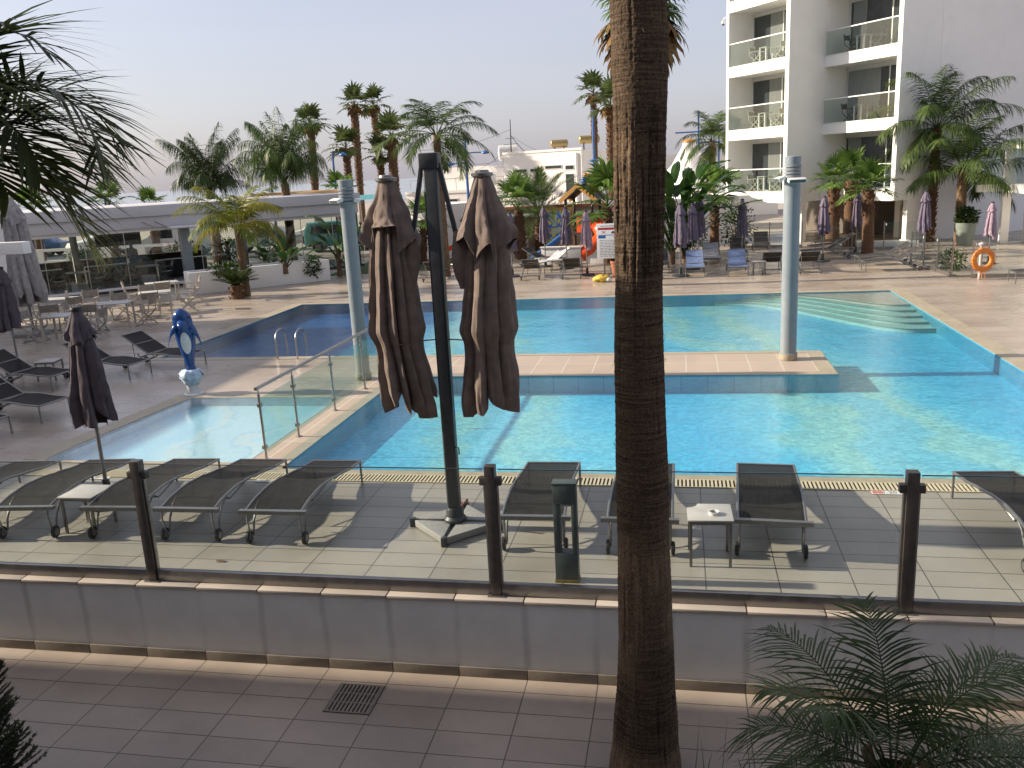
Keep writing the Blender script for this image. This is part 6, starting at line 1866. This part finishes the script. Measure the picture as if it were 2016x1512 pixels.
for q, c in ((.5, (.10, .22, .62)), (.56, (.75, .62, .1)), (.62, (.5, .68, .6))): x = e.new(q); x.color = rgba(c)
L(n1.outputs['Fac'], rp.inputs['Fac']); L(rp.outputs[0], p_.inputs['Base Color']); L(p_.outputs[0], out.inputs[0])
MB().box(0, 1.1, -.03, .03, .55, 2.05).build('panel', mm, t); MB().box(-.12, 1.22, .031, .07, .45, 2.2).build('frame', M['wood'], t)
t = thing('play_backwall', 'beige boundary wall with a red coping behind the playground', 'wall', (-9.2, 44.2, 0), -.05)
MB().box(0, 6.4, 0, .25, .004, 2.1).build('wall', mat('beige_wall', (.36, .29, .20), .8, .1, 3), t); MB().box(-.05, 6.45, -.08, .33, 2.1, 2.24).build('coping', M['terracotta'], t); MB().box(-.03, 6.43, -.04, .3, 1.72, 1.9).build('band', M['white2'], t)
t = thing('white_tub', 'white round tub at the foot of the boundary wall by the date palm', 'tub', (-7.9, 43.2, 0))
MB().lathe([(.38, .004), (.42, .75), (.45, .78), (.38, .78), (.36, .6), (0, .6)], 24, cap=False).build('tub', M['plastic_white'], t)
t = thing('street_wall', 'white street wall with a small red emblem plate right of the playground', 'wall', (-2.9, 43.6, 0), 0)
MB().box(-.6, 1.6, 0, .3, 0, 2.35).build('wall', M['white'], t); MB().box(-.55, -.25, -.03, -.002, 1.75, 2.15).build('emblem_plate', M['pink'], t)
t = thing('red_toy_slide', 'small red children slide between the canopies of the twin parasol', 'slide', (-10.4, 39.8, 0), .5)
b = MB(); rows = []
for i in range(9):
    u = i / 8; rows.append([(-1.1 + 2.0 * u, -.25, .1 + .95 * u ** .8 + .14), (-1.1 + 2.0 * u, -.23, .1 + .95 * u ** .8), (-1.1 + 2.0 * u, .23, .1 + .95 * u ** .8), (-1.1 + 2.0 * u, .25, .1 + .95 * u ** .8 + .14)])
b.grid(rows).build('chute', M['slide_red'], t)
b = MB()
for y in (-.25, .25): b.bar((.9, y, 1.1), (1.3, y, 0), .05)
b.build('ladder', M['slide_blue'], t)
t = thing('white_cone_tent', 'white conical tent roof behind the strelitzia clump', 'tent', (.55, 55, 0))
MB().lathe([(2.75, 2.2), (1.9, 2.9), (1.0, 3.9), (.42, 4.9), (.36, 5.15)], 26, fn=lambda a, z: 1 + .03 * cos(a * 8)).build('roof', M['white'], t, ang=60)
MB().lathe([(.40, 5.15), (.40, 5.28), (.0, 5.4)], 16, cap=False).build('cap', M['wood'], t)
for a in (0.3, 1.9, 3.5, 5.0): MB().tube([(2.5 * cos(a), 2.5 * sin(a), 0), (2.5 * cos(a), 2.5 * sin(a), 2.3)], .06, 6).build('pole', M['white2'], t)

# ------------------------------------------------------------------ white houses of the town, roof clutter, lamp posts
t = thing('white_house', 'low white flat-roofed house behind the twin parasol', 'building', (-19.2, 60.5, 0), -.2)
MB().box(0, 8.2, 0, 5, 0, 2.75).build('wall', M['whitebld'], t); MB().box(1.0, 8.2, 3.2, 9, 2.76, 4.5).build('upper_wall', M['whitebld'], t); MB().box(-.05, 8.25, -.06, .15, 2.76, 2.95).build('parapet', M['whitebld'], t)
for x, w2, z0, z1 in ((3.3, .8, 1.95, 2.4), (5.0, .9, 1.95, 2.45), (3.2, .9, .5, 1.5), (5.1, 1.0, .3, 1.6)):
    f = MB().box(x, x + w2, -.03, .0 - .002, z0, z1).build('window_frame', M['plastic_white'], t); MB().box(x + .06, x + w2 - .06, -.05, -.031, z0 + .06, z1 - .06).build('pane', M['window'], f)
b = MB()
for i in range(9): b.box(.3 + i * .9, .33 + i * .9, .2, .23, 2.951, 3.7)
b.box(.3, 7.6, .2, .23, 3.7, 3.74); b.build('roof_railing', M['render'], t)
t = thing('white_house', 'taller white house with strip windows behind the bright fan palm', 'building', (-12.1, 61.0, 0), -.42)
MB().box(0, 6.3, 0, 9, 0, 5.15).build('wall', M['whitebld'], t); MB().box(-1.4, -.002, 1.0, 7, 0, 4.3).build('side_wall', M['whitebld'], t); MB().box(-.04, 6.34, -.05, .2, 5.151, 5.3).build('parapet', M['whitebld'], t)
for x, w2, z0, z1 in ((.9, 1.1, 3.85, 4.15), (2.2, .7, 3.85, 4.15), (3.4, 1.4, 4.0, 4.3), (5.0, .75, 3.9, 4.25), (5.0, .75, 2.4, 3.7)):
    f = MB().box(x, x + w2, -.03, -.002, z0, z1).build('window_frame', M['plastic_white'], t); MB().box(x + .07, x + w2 - .07, -.05, -.031, z0 + .06, z1 - .06).build('pane', M['window'], f)
MB().tube([(5.95, -.08, .3), (5.95, -.08, 5.0)], .06, 8).build('downpipe', M['plastic_white'], t)
t = thing('white_house', 'white wing house left of the hotel behind the big trunk', 'building', (-4.0, 66, 0), .05)
MB().box(0, 11, 0, 6, 0, 4.6).build('wall', M['whitebld'], t); MB().box(0, 2.2, -.1, 1, 4.61, 5.2).build('chimney_block', M['sign_white'], t)
for x in (1.0, 3.0, 5.0, 7.0):
    f = MB().box(x, x + .9, -.03, -.002, 2.6, 3.6).build('window_frame', M['plastic_white'], t); MB().box(x + .07, x + .83, -.05, -.031, 2.67, 3.53).build('pane', M['window'], f)
t = thing('white_house', 'sunlit white side wall behind the left canopy', 'building', (-15.8, 44.6, 0), -.55)
MB().box(0, 4.4, 0, 4, 0, 2.55).build('wall', M['whitebld'], t); MB().box(-.05, 4.45, -.08, .1, 2.551, 2.7).build('parapet', M['whitebld'], t)
f = MB().box(2.6, 3.4, -.03, -.002, 1.2, 1.9).build('window_frame', M['plastic_white'], t); MB().box(2.66, 3.34, -.05, -.031, 1.26, 1.84).build('pane', M['window'], f)
def tank(lab, loc, r_, l, m, ax_='X', stand=.35):
    t = thing('water_tank', lab, 'tank', loc, .2, 'tanks on the town roofs')
    q = MB().lathe([(.02, -l / 2 - .1), (r_ * .8, -l / 2 - .05), (r_, -l / 2), (r_, l / 2), (r_ * .8, l / 2 + .05), (.02, l / 2 + .1)], 20)
    if ax_ == 'X': q.xform(Matrix.Translation((0, 0, stand + r_)) @ Matrix.Rotation(pi / 2, 4, 'Y'))
    else: q.xform(Matrix.Translation((0, 0, stand + l / 2 + .1)))
    q.build('shell', m, t)
    b = MB()
    for x in (-l * .3, l * .3):
        for y in (-r_ * .6, r_ * .6): b.bar((x, y, 0), (x, y, stand + r_ * .3), .06)
    b.build('stand', M['charcoal'], t)
tank('white drum water tank on the roof right of the twin parasol pole', (-12.4, 64.5, 4.5), .55, 1.3, M['tank'], 'X', .3)
tank('white round tank on the lower roof behind the blue lamp post', (-13.2, 60.6, 2.96), .6, .7, M['tank'], 'Z', .1)
tank('yellow solar tank, left one on the taller white roof', (-8.4, 63.0, 5.16), .28, 1.1, M['copper'], 'X', .3)
tank('yellow solar tank, right one on the taller white roof by the lamp post', (-6.2, 62.4, 5.16), .28, 1.3, M['copper'], 'X', .45)
t = thing('antenna_mast', 'thin dark antenna mast with guy wires on the white roofs', 'antenna', (-11.9, 63, 4.3))
MB().tube([(0, 0, 0), (.05, 0, 3.3)], [.06, .03], 6).build('mast', M['charcoal'], t)
b = MB()
for p, q in (((.04, 0, 2.6), (-6.5, -1, 1.5)), ((.04, 0, 2.2), (4.2, -2, .5)), ((.04, 0, 2.2), (2.4, -1, .4)), ((.02, 0, 1.4), (-4.2, -1, -.6)), ((.02, 0, .9), (-3.5, 0, .5)), ((.04, 0, 2.2), (1.6, 3, .4))):
    p, q = V(p), V(q); b.tube([p.lerp(q, k / 6) + V((0, 0, -.35 * sin(pi * k / 6))) for k in range(7)], .014, 4)
b.build('guy_wire', M['charcoal'], t)
b = MB()
for z, l in ((1.6, .5), (2.0, .35)): b.tube([(-l, 0, z), (l, 0, z)], .02, 4)
b.build('cross_arm', M['charcoal'], t)
def lamp_post(lab, x, y, h, arms, disc=None):
    t = thing('street_lamp', lab, 'lamp', (x, y, 0), 0, 'blue lamp posts beyond the pool')
    MB().tube([(0, 0, 0), (0, 0, h)], [.10, .06], 10).build('post', M['blue_post'], t)
    for dx, z in arms:
        MB().tube([(0, 0, z), (dx * .6, 0, z + .02), (dx, 0, z)], .035, 6).build('arm', M['blue_post'], t)
        MB().lathe([(.03, .12), (.22, .02), (.24, -.05), (.1, -.1)], 16).build('lamp_head', M['blue_post'], t).location = (dx * 1.1, 0, z)
    if disc:
        MB().lathe([(.1, disc - .05), (.34, disc + .02), (.34, disc + .08), (.1, disc + .14)], 18).build('ring', M['blue_post'], t)
    return t
lamp_post('blue lamp post with two arms right of the twin parasol pole', -12.1, 50, 6.0, [(-.85, 4.6), (1.05, 5.15)])
lamp_post('blue lamp post with a ring below the single tall fan palm', -5.2, 55, 7.4, [], 4.35)
lamp_post('blue lamp post behind the left light pole', -20.2, 50, 5.6, [(.6, 5.5)])
lamp_post('blue lamp post behind the upright feather palm', -22.6, 46.5, 4.6, [(-.5, 4.5)])
lamp_post('blue lamp post seen through the middle of the restaurant', -33.4, 46.8, 4.0, [(.5, 3.9)])
t = thing('blue_pylon', 'pair of slim blue posts with cross bars above the conical tent', 'pylon', (1.6, 60, 0))
for x in (-.4, .9): MB().tube([(x, 0, 0), (x, 0, 7.2 if x < 0 else 6.3)], .06, 6).build('post', M['blue_post'], t)
b = MB().tube([(-1.9, 0, 5.9), (.9, 0, 5.9)], .05, 6); b.tube([(-.4, 0, 5.2), (.9, 0, 5.2)], .05, 6); b.build('cross_bar', M['blue_post'], t)
t = thing('teal_awning', 'small teal awning behind the left light pole', 'awning', (-16.6, 47.4, 0))
MB().grid([[(-1.2, -.6, 2.9), (-1.2, 0, 3.15), (-1.2, .6, 2.95)], [(1.2, -.6, 2.9), (1.2, 0, 3.15), (1.2, .6, 2.95)]]).build('cloth', M['car_teal'], t)
for x in (-1.15, 1.15): MB().tube([(x, 0, 0), (x, 0, 3.1)], .04, 6).build('post', M['alu'], t)

# ------------------------------------------------------------------ unseen masses added to shade the lower patio and the left deck
t = thing('hotel_wing', 'white hotel wing standing just left of the picture', 'building', (-13, 6.6, -.85))  # unseen block added so its shadow covers the patio and lower trunk
MB().box(-14, 0, -24, 0, 0, 9.9).build('wall', M['white'], t)
for i in range(3):
    for j in range(4):
        f = MB().box(.002, .05, -5 - j * 5, -3 - j * 5, .6 + i * 3, 2.7 + i * 3).build('window_frame', M['plastic_white'], t); MB().box(.051, .065, -4.93 - j * 5, -3.07 - j * 5, .67 + i * 3, 2.63 + i * 3).build('pane', M['window'], f)
t = thing('pool_bar', 'white pool bar pavilion whose roof beam reaches into the left edge', 'building', (-20.8, 9.4, 0))  # unseen block added for its shade; only the beam comes into view
MB().box(-3.2, 0, 0, 14.5, 0, 4.9).build('wall', M['white2'], t); MB().box(-3.5, .3, -.3, 14.8, 4.901, 5.2).build('roof', M['white2'], t)
MB().box(.002, 6.15, 7.95, 8.2, 2.75, 3.02).build('canopy_beam', M['white'], t, bevel=.01)
MB().box(.002, .05, 2, 5, .9, 2.6).build('hatch', M['dark'], t)
t = thing('hotel_block', 'white hotel front behind the viewpoint with its balconies', 'building', (-12.9, -5.0, -.85))  # unseen mass, placed and sized for how much sky it blocks
MB().box(0, 34, -20, 0, 0, 13).build('wall', M['white2'], t)
for i in range(4):
    for j in range(7):
        f = MB().box(2 + j * 4.5, 4.6 + j * 4.5, .002, .05, .9 + i * 3.1, 3.1 + i * 3.1).build('window_frame', M['plastic_white'], t); MB().box(2.07 + j * 4.5, 4.53 + j * 4.5, .051, .065, .97 + i * 3.1, 3.03 + i * 3.1).build('pane', M['window'], f)
    MB().box(1, 33, .07, 1.4, .6 + i * 3.1, .8 + i * 3.1).build('balcony_slab', M['white2'], t)
